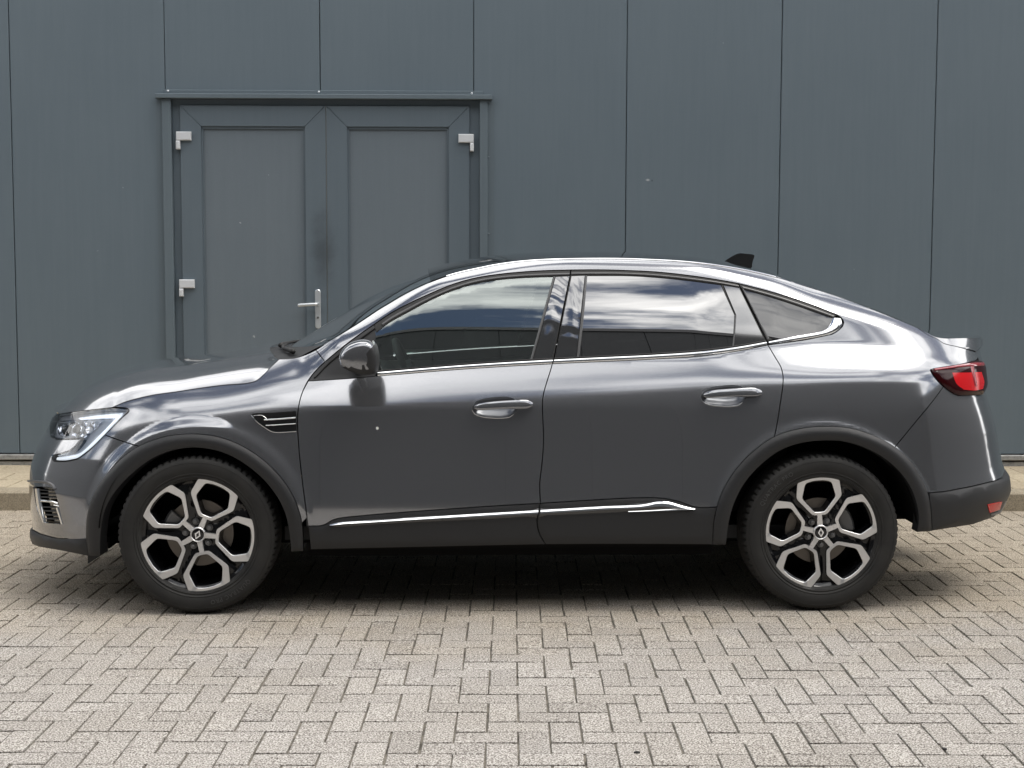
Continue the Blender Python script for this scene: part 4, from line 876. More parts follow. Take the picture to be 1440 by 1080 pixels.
# rear bumper, lower bumper, tailgate
bt = inv([(1306.5, 693), (1328, 691.4), (1366.7, 684), (1396.7, 676.7), (1409, 672)]); tl = inv([(1326.7, 543.5), (1340, 553.2), (1346.7, 556), (1378, 555.5)])
UT = XR + LE * .82
rbm_uv = np.vstack([tl, [(UT, tl[-1][1])], [(UT, .78)], [uvR(.74)], [uvR(bt[-1][1] + .02)], bt[::-1], inv(cut(ARO, 1303.5, 1258.3)), inv(cr(RBJ, 4))[::-1][1:]])
rbm = panel('rear_bumper', rbm_uv, MAT['paint'], car, uv=True, h=.015)
rl_b = inv([(1310, 746.5), (1366.7, 737.5), (1396.7, 726.7), (1406, 718.5)])
panel('lower_bumper', np.vstack([bt, [uvR(bt[-1][1] + .02)], [uvR(rl_b[-1][1])], rl_b[::-1], inv(cut(ARO, 1309.8, 1306.5))]), MAT['cladding'], rbm, off=.004, uv=True, crown=(.008, .02), h=.02)
REF = loop_of([(1385, 708.3), (1405.3, 703.6)], [(1405.3, 703.6), (1401.7, 715)], [(1401.7, 715), (1388, 719.6)], [(1388, 719.6), (1385, 708.3)], step=3)
panel('rear_reflector', REF, MAT['reflector_red'], rbm, off=.015, inset=0, flange=.006, h=.012)
ribbon('rear_skid', [(1389, 720.5), (1402, 716.5), (1408, 703)], [(1390, 724), (1404.5, 719.5), (1411.5, 703)], MAT['satin_trim'], rbm, .004, .012, step=3)
uL = inv([(1383, 540)])[0][0]; zH = inv([(1379, 509)])[0][1]
tg = panel('tailgate', np.array([(uL, tl[-1][1] + .004), (UT, tl[-1][1] + .004), (UT + .004, .78), uvR(.74), uvR(1.17), (XR + LE * .78, 1.165), (uL - .02, zH + .05), (uL, zH)]), MAT['paint'], car, off=-.003, uv=True, h=.03, inset=0)
panel('bumper_core', np.array([(1.80, .50), uvR(.50), uvR(.98), (1.80, .98)]), MAT['dark'], rbm, off=-.03, uv=True, inset=0, flange=0, h=.06)
panel('bumper_core', np.array([uvF(.34), (-1.90, .34), (-1.90, .70), uvF(.70)]), MAT['dark'], bum, off=-.06, uv=True, inset=0, flange=0, h=.06)
# tail lamp
TAIL = loop_of(TAILT, [(1371.7, 507.5), (1379, 508), (1382.5, 512), (1384.5, 528), (1386, 540), (1384.5, 549), (1380, 555.2)], TAILL[::-1], step=3)
tlm = panel('tail_lamp', TAIL, MAT['tail_dark'], bs, off=.006, inset=.001, crown=(.008, .010), h=.011, flange=.02)
panel('tail_lens', loop_of([(1336, 525.6), (1360, 525), (1376, 524)], [(1376, 524), (1380, 538), (1378, 547)], [(1378, 547), (1368, 549.5), (1352, 548.5)], [(1352, 548.5), (1342, 541), (1336, 525.6)], step=3), MAT['tail_red'], tlm, off=.0145, inset=0, flange=.004, h=.012)
ribbon('tail_bar', [(1311, 519.6), (1346.7, 514), (1368, 510.5), (1379, 510)], [(1313, 523), (1346.7, 518.4), (1362, 517.4), (1380, 516)], mat('tail_bar_pink', (0.30, 0.03, 0.04), 0.08, 0, 0.8, 1.0), tlm, .004, .012, step=3)
ribbon('tail_bar', [(1361, 517), (1363, 530), (1366, 543)], [(1366, 516.6), (1368, 530), (1370, 543)], MAT['tail_bar'] if 'tail_bar' in MAT else bpy.data.materials['tail_bar_pink'], tlm, .004, .014, step=3)

# headlamp: dark housing set back, projector, daytime light strip, clear cover
HEAD = loop_of([(79, 582.3), (120, 577.7), (160, 574), (180, 575.6), (181.7, 577.5)], [(181.7, 577.5), (171.7, 587.5), (150, 610.2), (130, 630), (113, 643.3), (108, 646)], [(108, 646), (93, 648.8), (77, 648.6)], [(77, 648.6), (73, 646), (72, 640.5)], [(72, 640.5), (85, 637.6), (96.7, 634)], [(96.7, 634), (105, 627.5), (113, 617.6)], [(113, 617.6), (76.7, 617), (70.5, 612), (69, 600), (70.5, 590), (79, 582.3)], step=3)
hd = panel('headlamp', HEAD, MAT['lamp_dark'], bum, off=-.03, inset=0, h=.016, flange=0)
panel('lamp_cover', HEAD, MAT['lens'], hd, off=.001, inset=.001, h=.012, flange=0)
panel('lamp_rim', HEAD, MAT['gloss_black'], hd, off=0, inset=0, h=.02, flange=.035, holes=[inset_loop(HEAD, 1.6 if area(HEAD) > 0 else -1.6)])
ribbon('daytime_light', [(111, 585.6), (130, 582.8), (150, 580.5), (170, 578.8)], [(109, 589), (130, 587.2), (150, 586), (166, 585.2)], MAT['lamp_added_glow'], hd, .003, -.014, step=3, tilt=.012)
ribbon('daytime_light', [(160.5, 586.2), (140, 607), (122, 625), (111, 634.5), (103, 637.6), (78, 641.2)], [(170, 586), (149, 608.5), (130, 627), (114.5, 640.3), (106, 644), (79, 647.3)], MAT['lamp_added_glow'], hd, .003, -.014, step=3, tilt=.012)
ribbon('lamp_bezel', [(71.5, 607), (76, 612.3), (112, 613.2), (117, 609)], [(71.8, 612), (77, 616.4), (113, 617), (119, 612)], MAT['lamp_refl'], hd, .004, -.012, step=3)
ribbon('lamp_bezel', [(72, 590.8), (100, 589.4), (140, 587.4), (158, 586.8)], [(72, 592.6), (100, 591.4), (140, 589.4), (157, 588.8)], MAT['lamp_refl'], hd, .003, -.012, step=3)
panel('lamp_reflector', loop_of([(74, 594), (88, 593)], [(88, 593), (92, 604), (88, 611)], [(88, 611), (76, 610), (73, 602), (74, 594)], step=3), MAT['lamp_refl'], hd, off=-.028, inset=0, flange=0, h=.01, offs=lambda V: .006 * np.sin(V[:, 0] * 130) * np.sin(V[:, 1] * 120))
panel('lamp_reflector', loop_of([(92, 592.5), (138, 590)], [(138, 590), (128, 602), (116, 612)], [(116, 612), (94, 611.5)], [(94, 611.5), (97, 604), (92, 592.5)], step=3), MAT['lamp_refl'], hd, off=-.028, inset=0, flange=0, h=.01, offs=lambda V: .008 * np.sin(V[:, 0] * 90) * np.sin(V[:, 1] * 100 + 1))
for (a, b, r_) in ((89, 603, .024), (103, 602, .020)):
    p = on(a, b, -.022); v, f = [], []
    for i in range(7):
        for j in range(14): t = i / 6 * math.pi / 2; v.append((p[0] - r_ * math.cos(t) * .25 + r_ * math.sin(t) * math.cos(j * .4488), p[1] - r_ * math.cos(t) * .8, p[2] + r_ * math.sin(t) * math.sin(j * .4488)))
    for i in range(6):
        for j in range(14): f.append((i * 14 + j, i * 14 + (j + 1) % 14, (i + 1) * 14 + (j + 1) % 14, (i + 1) * 14 + j))
    for s in (1, -1): mesh('projector', np.array(v) * np.array([1, s, 1]), f, MAT['gloss_black'], hd[0 if s == 1 else 1], smooth=True)

# ---- bonnet: height field between the wing lines
E1 = surf_p(inv(cr(HOOD, 4))); EB = np.vstack([surf_p(HFR)[::-1], E1]); EB = EB[np.r_[True, np.diff(EB[:, 0]) > 1e-4]]
ex, et, ez = EB[:, 0], -EB[:, 1], EB[:, 2]
HS = np.array([pl(a, b, t) for a, b, t in [(79, 580, .5), (85, 568, .45), (96.7, 555.5, .42), (113, 543, .4), (136.7, 531.5, .38), (163, 522.5, .36), (196.7, 514.5, .34), (230, 510, .32), (270, 507, .3), (300, 501.8, .28), (350, 493, .26), (384, 488, .25)]])
hx0 = ex[0]; Zx = np.r_[hx0, HS[:, 0]]; Zz = np.r_[ez[0] + .004, HS[:, 1]]
hx_end = E1[-1][0]
def hood_p(uv):
    uv = np.asarray(uv, float); x, t = uv[..., 0], uv[..., 1]
    te = np.interp(x, ex, et); ze = np.interp(x, ex, ez); zcn = smooth_interp(x, Zx, Zz); a = np.clip(np.abs(t) / np.maximum(te, .02), 0, 1.05)
    d = np.maximum(te - np.abs(t), -.02); rise = np.maximum(zcn - ze, .006); ed = rise * .62
    ridge = .009 * np.exp(-((np.abs(t) - .47 - .02 * (x + 1.4)) / .05) ** 2) * np.clip((x - hx0 - .25) / .3, 0, 1)
    z = ze + ed * (1 - np.exp(-np.maximum(d, 0) / .11)) - np.maximum(-d, 0) * .5 + (rise - ed) * (1 - a ** 2.0) + ridge
    return np.stack([x, t, z], -1)
k1 = len(ex); side = np.stack([ex, et], 1); rear = np.array([(hx_end - .11 * (1 - (s / et[-1]) ** 2), s) for s in np.linspace(et[-1], -et[-1], 30)])[1:-1]
hood_loop = np.vstack([side, rear, (side * [1, -1])[::-1][:-1]])
def hood_S(uv): return hood_p(uv)
hood = panel('bonnet', hood_loop[::-1], MAT['paint'], car, S=hood_S, uv=True, sides=(1,), h=.024, inset=.002, flange=.02)[0]

# ---- windscreen, roof and rear window lofted across the car from the cant rails
EC = surf_p(inv(cr(CANT, 4))); pxC = cproj(EC)
def loft(name, pa, pb, m, off=0.0, nv=41, margin=0.004, parent=car, n=60, forward=0.0, bul=None, vmax=1.0, vmin=-1.0):
    k = (pxC[:, 0] >= pa) & (pxC[:, 0] <= pb); E_ = EC[k]; E_ = resample(E_, n)
    w_ = np.interp(np.linspace(0, 1, n), np.linspace(0, 1, k.sum()), pxC[k, 0])
    T_ = np.gradient(E_, axis=0); nx = np.stack([-T_[:, 2], np.zeros(n), T_[:, 0]], 1); nx /= np.linalg.norm(nx, axis=1, keepdims=True)
    tg0 = (E_[2] - E_[0]) * [1, 0, 1]; tg0 = tg0 / np.linalg.norm(tg0); vs = np.linspace(vmin, vmax, nv); v, f = [], []
    for i in range(n):
        te = -E_[i, 1] - margin; b = bul(w_[i])
        for s in vs:
            q = 1 - abs(s) ** 2.2; p = np.array([E_[i, 0], s * -te, E_[i, 2]]) + nx[i] * (b * q + off + .004); p = p - tg0 * forward * q * (1 - i / (n - 1)) ** 1.5; v.append(p)
    for i in range(n - 1):
        for j in range(nv - 1): f.append((i * nv + j, (i + 1) * nv + j, (i + 1) * nv + j + 1, i * nv + j + 1))
    return mesh(name, v, f, m, parent, smooth=True), np.array(v).reshape(n, nv, 3)
bulge = lambda x: float(np.interp(x, [444, 520, 600, 640, 700, 800, 950, 1060, 1100, 1200, 1290], [.085, .080, .062, .052, .042, .034, .034, .034, .030, .022, .012]))
ws, wsv = loft('windscreen', 446, 607, MAT['glass_ws'], bul=bulge, forward=.20)
loft('windscreen_band', 549, 612, MAT['gloss_black'], off=-.004, bul=bulge, parent=ws)
for a, b in ((.93, 1.0), (-1.0, -.93)): loft('windscreen_frit', 446, 607, MAT['gloss_black'], off=-.003, bul=bulge, forward=.20, parent=ws, vmin=a, vmax=b, nv=4)
roof, _ = loft('roof', 606, 1091, MAT['gloss_black'], bul=bulge)
rw, rwv = loft('rear_window', 1090, 1292, MAT['gloss_black'], bul=bulge)
loft('headliner', 600, 1100, MAT['headliner'], off=-.035, bul=bulge, margin=.03, parent=roof)
ribbon('roof_trim', cut(CANT, 628, 1091) + [0, -1.2], cut(CANT, 628, 1091) + [0, .9], MAT['chrome'], bs, .003, .0)
# cowl panel with the wipers
CA = np.array([(hx_end - .115 * (1 - (s / et[-1]) ** 2) + .004, -s, hood_p(np.array([[hx_end - .11 * (1 - (s / et[-1]) ** 2), s]]))[0, 2] - .012) for s in np.linspace(et[-1] - .01, -et[-1] + .01, 41)])
CB = wsv[2][::1]; CB = CB if CB[0, 1] < 0 else CB[::-1]
v = np.vstack([CA, (CA + CB) / 2 - [0, 0, .012], CB]); n_ = 41
f = [(r * n_ + i, r * n_ + i + 1, (r + 1) * n_ + i + 1, (r + 1) * n_ + i) for r in range(2) for i in range(n_ - 1)]
mesh('cowl_panel', v, f, MAT['cladding'], car, smooth=True)
for t0, t1 in ((.60, .02), (.12, -.52)):
    path = [];
    for k in np.linspace(0, 1, 9):
        t = t0 + (t1 - t0) * k; c = CA[np.argmin(abs(CA[:, 1] + t))] * .55 + CB[np.argmin(abs(CB[:, 1] + t))] * .45
        path.append((c[0] + .02 * k, -t, c[2] + .010))
    v, f = tube(path, [.012, .012, .010, .008, .007, .007, .007, .006, .005], 8); mesh('wiper', v, f, MAT['rubber'], car, smooth=True)
# spoiler lip on the tailgate: side cheeks on the body surface, deck lofted between them
SPL = [(1290, 461), (1303, 467.5), (1314, 473), (1326.7, 475.6), (1350, 475.4), (1377.5, 475.2)]
chk = panel('spoiler_cheek', loop_of(SPL, [(1377.5, 475.2), (1380, 481), (1379, 488), (1373.5, 494.4)], TGL[::-1][1:]), MAT['paint'], tg, h=.015, inset=.001)
SE = surf_p(inv(cr(SPL, 3))); SE2 = surf_p(inv(cr([(1377.5, 475.2), (1380, 481), (1379, 488), (1374, 494)], 2)))
SE = np.vstack([SE, SE2[1:]]); v, f = [], []; nv = 31; n_ = len(SE)
for i, p in enumerate(SE):
    for s in np.linspace(1, -1, nv):
        q = 1 - abs(s) ** 2.2; k = i / (n_ - 1); v.append((p[0] + .085 * q * min(1, k * 1.3), p[1] * s, p[2] + .010 * q * (1 - k) + .0))
for i in range(n_ - 1):
    for j in range(nv - 1): f.append((i * nv + j, i * nv + j + 1, (i + 1) * nv + j + 1, (i + 1) * nv + j))
sp = mesh('spoiler', v, f, MAT['paint'], tg[0], smooth=True)
# roof antenna
ah = [(1014.5, 371), (1022, 365), (1030, 360), (1038.5, 356.4), (1048, 356.8), (1060.3, 359.2), (1058.5, 365), (1056.5, 372), (1056, 376), (1030, 375)]
AP = np.array([pl(a, b, .0) for a, b in cr(ah + [ah[0]], 3)[:-1]]); ac = AP.mean(0); base = AP[:, 1].min(); v, f = [], []; n_ = len(AP)
for s, k in ((-1, 1), (-.5, .0), (.5, 0), (1, 1)):
    pass
base -= .02; zt_ = AP[:, 1].max()
wv = .030 - .023 * np.clip((AP[:, 1] - base - .02) / (zt_ - base - .02), 0, 1) ** .7; fr = np.clip((AP[:, 0] - AP[:, 0].min()) / .09, 0.08, 1); wv = wv * fr
v = [(x, -w_, z) for (x, z), w_ in zip(AP, wv)] + [(x, w_, z) for (x, z), w_ in zip(AP, wv)]
f = [tuple(range(n_))[::-1], tuple(n_ + i for i in range(n_))] + [(i, (i + 1) % n_, n_ + (i + 1) % n_, n_ + i) for i in range(n_)]
mesh('antenna_fin', v, f, MAT['gloss_black'], roof, auto=35)

# ---- door mirrors
def mirror(s):
    par = fd[0 if s == 1 else 1]
    out = np.array([(477, 503), (479.5, 495), (486, 486.8), (495, 481), (509, 477.6), (521, 478.8), (527.5, 483.5), (531, 492), (532.6, 505), (531.8, 517), (529, 524.5), (520, 527), (505, 526), (490, 521), (480, 514)])
    o = cr(np.vstack([out, out[:1]]), 3)[:-1]; t0 = .985
    O = np.array([pl(a, b, t0) for a, b in o]); c = O.mean(0) + [.012, 0]; n_ = len(O); v, f = [], []; fm = []
    lay = [(-.105, .80), (-.085, .95), (-.05, 1.0), (-.01, 1.0), (.02, .995), (.045, .98), (.063, .955), (.076, .92), (.085, .87), (.092, .78), (.0965, .62), (.099, .35)]
    for y, k in lay:
        for x, z in O: v.append((c[0] + (x - c[0]) * k, -(t0 + y - .01), c[1] + (z - c[1]) * k))
    zl = pl(505, 514.5, t0)[1]; zl2 = pl(505, 517, t0)[1]
    for a in range(len(lay) - 1):
        for i in range(n_):
            j = (i + 1) % n_; f.append((a * n_ + i, a * n_ + j, (a + 1) * n_ + j, (a + 1) * n_ + i))
            zm = np.mean([v[q][2] for q in f[-1]]); xm = np.mean([v[q][0] for q in f[-1]]); fm.append(1 if (zm < zl or O[i][0] > O[:, 0].max() - .016) else 0)
    f.append(tuple((len(lay) - 1) * n_ + i for i in range(n_))); fm.append(0); f.append(tuple(range(n_))[::-1]); fm.append(1)
    vv = np.array(v) * np.array([1, s, 1]); ff = f if s == -1 else [q[::-1] for q in f]
    mo = mesh('door_mirror', vv, ff, None, par, mats=[MAT['paint'], MAT['cladding']], fm=fm, auto=60)
    # arm to the door
    a = on(502, 516, -.01); b = np.array([pl(507, 511, .93)[0], -.93, pl(507, 511, .93)[1]])
    vt, ft = tube([a, (a + b) / 2, b], [.032, .027, .034], 12, .6); mesh('mirror_arm', np.array(vt) * np.array([1, s, 1]), ft, MAT['cladding'], mo, smooth=True)
    gx = O[:, 0].max() - .004; G = Geo(); g_ = []
    return mo
mirror(1); mirror(-1)

# ---- wheels
def rounded(poly, r, n=5):
    out = []; k = len(poly)
    for i in range(k):
        p, a, b = (np.array(poly[j % k], float) for j in (i, i - 1, i + 1)); d1 = (a - p) / np.linalg.norm(a - p); d2 = (b - p) / np.linalg.norm(b - p)
        for t in np.linspace(0, 1, n): out.append((1 - t) ** 2 * (p + d1 * r) + 2 * t * (1 - t) * p + t * t * (p + d2 * r))
    return np.array(out)
HS_ = 1.03
OUT_HEX = [(.075, -.030), (.155, -.0985), (.226, -.090), (.243, -.034), (.243, .034), (.226, .090), (.155, .0985), (.075, .030)]
IN_HEX = [(.0885, -.0215), (.153, -.0725), (.2175, -.056), (.226, -.02), (.226, .02), (.2175, .056), (.153, .0725), (.0885, .0215)]
def yface(r): return -.098 + .016 * np.clip((.24 - r) / .20, 0, 1)
def wheel(sx, s, spin, text_ang):
    wr = empty('wheel', (sx * WX, -.777 * s, WZ), 0 if s == 1 else math.pi, car)
    spinv = spin if s == 1 else math.pi - spin
    # tyre
    tp = [(.240, -.092), (.250, -.103), (.256, -.1065), (.262, -.1050), (.2665, -.1085), (.268, -.1103), (.2705, -.1103), (.272, -.1090), (.275, -.1105), (.295, -.1135), (.312, -.1125), (.3175, -.1112), (.3182, -.1122), (.3198, -.1117), (.3205, -.1098), (.325, -.1085), (.3335, -.102), (.3395, -.094), (.3435, -.082), (.3462, -.060), (.347, -.03), (.347, -.024), (.338, -.022), (.338, -.016), (.3472, -.014), (.3472, .014), (.338, .016), (.338, .022), (.347, .024), (.3462, .06), (.3435, .082), (.3395, .094), (.325, .1085), (.295, .1135), (.236, .092)]
    nseg = 288; v, f = lathe(tp, nseg); v = [list(p) for p in v]; k = len(tp)
    for i in range(nseg):
        for q in range(17, 20):
            if i % 4 == 0 or (i % 4 == 1 and q > 18):
                r, y = tp[q]; rr = r - (.007 if q < 19 else .006); an = 2 * math.pi * i / nseg; v[i * k + q] = [rr * math.cos(an), y + .002, rr * math.sin(an)]
    mesh('tyre', v, f, MAT['tyre'], wr, auto=30)
    for r_ in (.2665, .3045): 
        vv, ff = lathe([(r_ - .0012, -.105), (r_ - .0006, -.1128 if r_ > .3 else -.1088), (r_ + .0006, -.1128 if r_ > .3 else -.1088), (r_ + .0012, -.105)], 120); 
    # raised lettering on the sidewall
    cu = bpy.data.curves.new('lettering', 'FONT'); cu.body = 'QUATRAC PRO'; cu.size = .026; cu.extrude = .0006; cu.align_x = 'CENTER'; cu.space_character = 1.15
    to = bpy.data.objects.new('tmp', cu); me = bpy.data.meshes.new_from_object(to); bpy.data.objects.remove(to)
    cv = np.zeros(len(me.vertices) * 3); me.vertices.foreach_get('co', cv); cv = cv.reshape(-1, 3); rr = .289 + cv[:, 1]; an = text_ang - cv[:, 0] / .30
    nw = np.stack([rr * np.cos(an), -.1120 - .0018 * np.clip(1 - abs(rr - .297) / .02, 0, 1) - cv[:, 2], rr * np.sin(an)], 1); me.vertices.foreach_set('co', nw.ravel()); me.update()
    me.materials.append(MAT['letter']); to = bpy.data.objects.new('lettering', me); COL.objects.link(to); to.parent = wr
    # rim barrel
    v, f = lathe([(.2485, -.090), (.2560, -.1015), (.2545, -.1045), (.2515, -.1045), (.2485, -.100), (.244, -.090), (.226, -.080), (.221, -.04), (.214, .02), (.214, .09), (.236, .095)], 96)
    mesh('rim', v, f, MAT['rim_black'], wr, auto=40)
    # web between the loops: black plate with five openings
    c, sn = math.cos, math.sin; holes = []; faces = Geo(); walls = Geo(); N_ = 72
    oh, ih = rounded(OUT_HEX, .010) * HS_, rounded(IN_HEX, .011) * HS_
    def bypolar(P, n):
        ctr = np.array([.158, 0]); a = np.unwrap(np.arctan2(P[:, 1] - ctr[1], P[:, 0] - ctr[0])); o_ = np.argsort(np.mod(a, 2 * math.pi)); a = np.mod(a, 2 * math.pi)[o_]; Q = P[o_]
        t = np.linspace(0, 2 * math.pi, n, endpoint=False); return np.stack([np.interp(t, a, Q[:, 0], period=2 * math.pi), np.interp(t, a, Q[:, 1], period=2 * math.pi)], 1)
    oh, ih = bypolar(oh, N_), bypolar(ih, N_)
    def rot(P, a): return np.stack([P[:, 0] * c(a) - P[:, 1] * sn(a), P[:, 0] * sn(a) + P[:, 1] * c(a)], 1)
    for q in range(5):
        a = spinv + q * 2 * math.pi / 5; o_, i_ = rot(oh, a), rot(ih, a); holes.append(i_)
        ctr = i_.mean(0); i2 = ctr + (i_ - ctr) * .90; i2 = i2 + np.array([c(a), sn(a)]) * .004
        e1, e2 = o_ + (o_.mean(0) - o_) * .012, i_ + (i_ - i_.mean(0)) * .025
        ro, ri = np.hypot(*o_.T), np.hypot(*i_.T); fo_, fi_ = yface(ro), yface(ri)
        L_ = [np.c_[o_[:, 0], fo_ + .0018, o_[:, 1]], np.c_[e1[:, 0], fo_, e1[:, 1]], np.c_[e2[:, 0], fi_, e2[:, 1]], np.c_[i_[:, 0], fi_ + .0015, i_[:, 1]]]
        g = Geo(); v = np.vstack(L_); f = [(r * N_ + i, r * N_ + (i + 1) % N_, (r + 1) * N_ + (i + 1) % N_, (r + 1) * N_ + i) for r in range(3) for i in range(N_)]
        mesh('spoke_face', v, f, MAT['alu'], wr, auto=35)
        v = np.vstack([L_[0], np.c_[o_[:, 0] * 1.0, fo_ + .024, o_[:, 1]]]); walls.add(v, [(N_ + i, N_ + (i + 1) % N_, (i + 1) % N_, i) for i in range(N_)])
        v = np.vstack([L_[3], np.c_[i_[:, 0], fi_ + .004, i_[:, 1]], np.c_[i2[:, 0], fi_ + .052, i2[:, 1]]]); walls.add(v, [(r * N_ + i, r * N_ + (i + 1) % N_, (r + 1) * N_ + (i + 1) % N_, (r + 1) * N_ + i) for r in (0, 1) for i in range(N_)])
    circ = np.array([(.246 * c(t), .246 * sn(t)) for t in np.linspace(0, 2 * math.pi, 90, endpoint=False)])
    V, Fc = triangulate(circ, [q if area(q) > 0 else q[::-1] for q in holes], .014); R_ = np.hypot(*V.T)
    # groove down the middle between neighbouring loops
    an = np.arctan2(V[:, 1], V[:, 0]); dm = np.abs(((an - spinv - math.pi / 5) / (2 * math.pi / 5) + .5) % 1 - .5) * 2 * math.pi / 5 * R_
    yy = yface(R_) + .016 + .010 * np.exp(-(dm / .010) ** 2) + .012 * np.clip((R_ - .19) / .05, 0, 1)
    walls.add(np.c_[V[:, 0], yy, V[:, 1]], [tuple(t) for t in Fc]); walls.build('wheel_web', MAT['rim_black'], wr, auto=35)
    # hub: five arms, bolts, centre cap with diamond emblem
    hub = Geo()
    for q in range(5):
        a = spinv + q * 2 * math.pi / 5; w0, w1 = .0095, .0125
        P = rot(np.array([(.024, -w1), (.084, -w0), (.084, w0), (.024, w1)]), a); yf = [yface(.03) + .0002, yface(.084) + .0006, yface(.084) + .0006, yface(.03) + .0002]
        v = [(p[0], y, p[1]) for p, y in zip(P, yf)] + [(p[0], y + .02, p[1]) for p, y in zip(P, yf)]; hub.add(v, [(0, 1, 2, 3), (4, 5, 1, 0), (6, 7, 3, 2), (5, 6, 2, 1), (7, 4, 0, 3)])
        a2 = a + math.pi / 5; bx, bz = .0565 * c(a2), .0565 * sn(a2)
        v, f = lathe([(.0, -.0885), (.0075, -.0885), (.0092, -.086), (.0092, -.068), (.0145, -.068), (.0145, -.064)], 16); mesh('wheel_bolt', [(x + bx, y, z + bz) for x, y, z in v], f, MAT['caliper'], wr, auto=40)
    hub.build('hub_arms', MAT['alu'], wr)
    v, f = lathe([(.0335, -.070), (.0335, -.086), (.031, -.0885), (.0285, -.0885), (.0265, -.0865)], 40); mesh('cap_ring', v, f, MAT['alu'], wr, auto=40)
    v, f = lathe([(.0, -.0885), (.018, -.0880), (.0267, -.0862), (.0267, -.075)], 40); cap = mesh('centre_cap', v, f, MAT['rim_black'], wr, auto=40)
    d0, d1 = np.array([(0, .0215), (.0135, 0), (0, -.0215), (-.0135, 0)]), np.array([(0, .0125), (.0062, 0), (0, -.0125), (-.0062, 0)]); te = spinv - math.pi / 2
    d0, d1 = rot(d0, te), rot(d1, te); v = [(p[0], -.0898, p[1]) for p in d0] + [(p[0], -.0898, p[1]) for p in d1] + [(p[0], -.0865, p[1]) for p in d0] + [(p[0], -.0865, p[1]) for p in d1]
    f = [(i, (i + 1) % 4, 4 + (i + 1) % 4, 4 + i) for i in range(4)] + [(8 + i, 8 + (i + 1) % 4, (i + 1) % 4, i) for i in range(4)] + [(4 + i, 4 + (i + 1) % 4, 12 + (i + 1) % 4, 12 + i) for i in range(4)]
    mesh('cap_emblem', v, f, MAT['chrome'], wr)
    # brake
    v, f = lathe([(.06, -.015), (.075, -.028), (.075, -.034), (.146, -.034), (.146, -.016), (.06, -.010)], 60); mesh('brake_disc', v, f, MAT['disc'], wr, auto=40)
    ca = math.pi * .88 if sx < 0 else math.pi * .12
    if s == -1: ca = math.pi - ca
    g = Geo(); vv = []
    A_ = np.linspace(ca - .33, ca + .33, 10)
    prof = [(.088, -.050), (.100, -.060), (.150, -.060), (.160, -.048), (.160, -.005), (.088, -.005)]
    for t in A_:
        for r_, y in prof: vv.append((r_ * c(t), y, r_ * sn(t)))
    k = len(prof); ff = [(i * k + q, i * k + (q + 1) % k, (i + 1) * k + (q + 1) % k, (i + 1) * k + q) for i in range(9) for q in range(k)] + [tuple(range(k)), tuple(9 * k + q for q in range(k))[::-1]]
    mesh('brake_caliper', vv, ff, MAT['caliper'], wr, auto=40)
    v, f = lathe([(0.0, .09), (.214, .088), (.214, .07)], 40); mesh('hub_backing', v, f, MAT['liner'], wr)
    return wr
for s in (1, -1):
    wheel(-1, s, rad(66), rad(-60)); wheel(1, s, rad(94.5), rad(136))
# ---- wheel housings and underbody
for sx in (-1, 1):
    for s in (1, -1):
        v, f = lathe([(.425, -.29), (.425, .06), (.10, .06)], 40, a0=.07, a1=math.pi - .07)
        v = [(x + sx * WX, (y - .58) * s, z + WZ) for x, y, z in v]; mesh('wheel_housing', v, f, MAT['liner'], car)
G = Geo()
G.add(*box_geo(-.90, .90, -.78, .78, .235, .27)); G.add(*box_geo(-2.0, -1.80, -.62, .62, .24, .29)); G.add(*box_geo(1.78, 2.06, -.60, .60, .40, .44)); G.add(*box_geo(-1.85, 1.45, -.50, .50, .24, .30)); G.add(*box_geo(1.40, 1.9, -.50, .50, .34, .40))
G.build('underbody', MAT['dark'], car)
# firewall of dark inner panels behind the doors and wings
for nm, lp in (('inner_structure', [(436, 545), (770, 520), (770, 765), (440, 768)]), ('inner_structure', [(770, 520), (1078, 496), (1084, 600), (1005, 700), (1000, 762), (770, 765)])):
    panel(nm, loop_of(*[[lp[i], lp[(i + 1) % len(lp)]] for i in range(len(lp))]), MAT['interior'], car, off=-.055, inset=0, flange=0, h=.05)
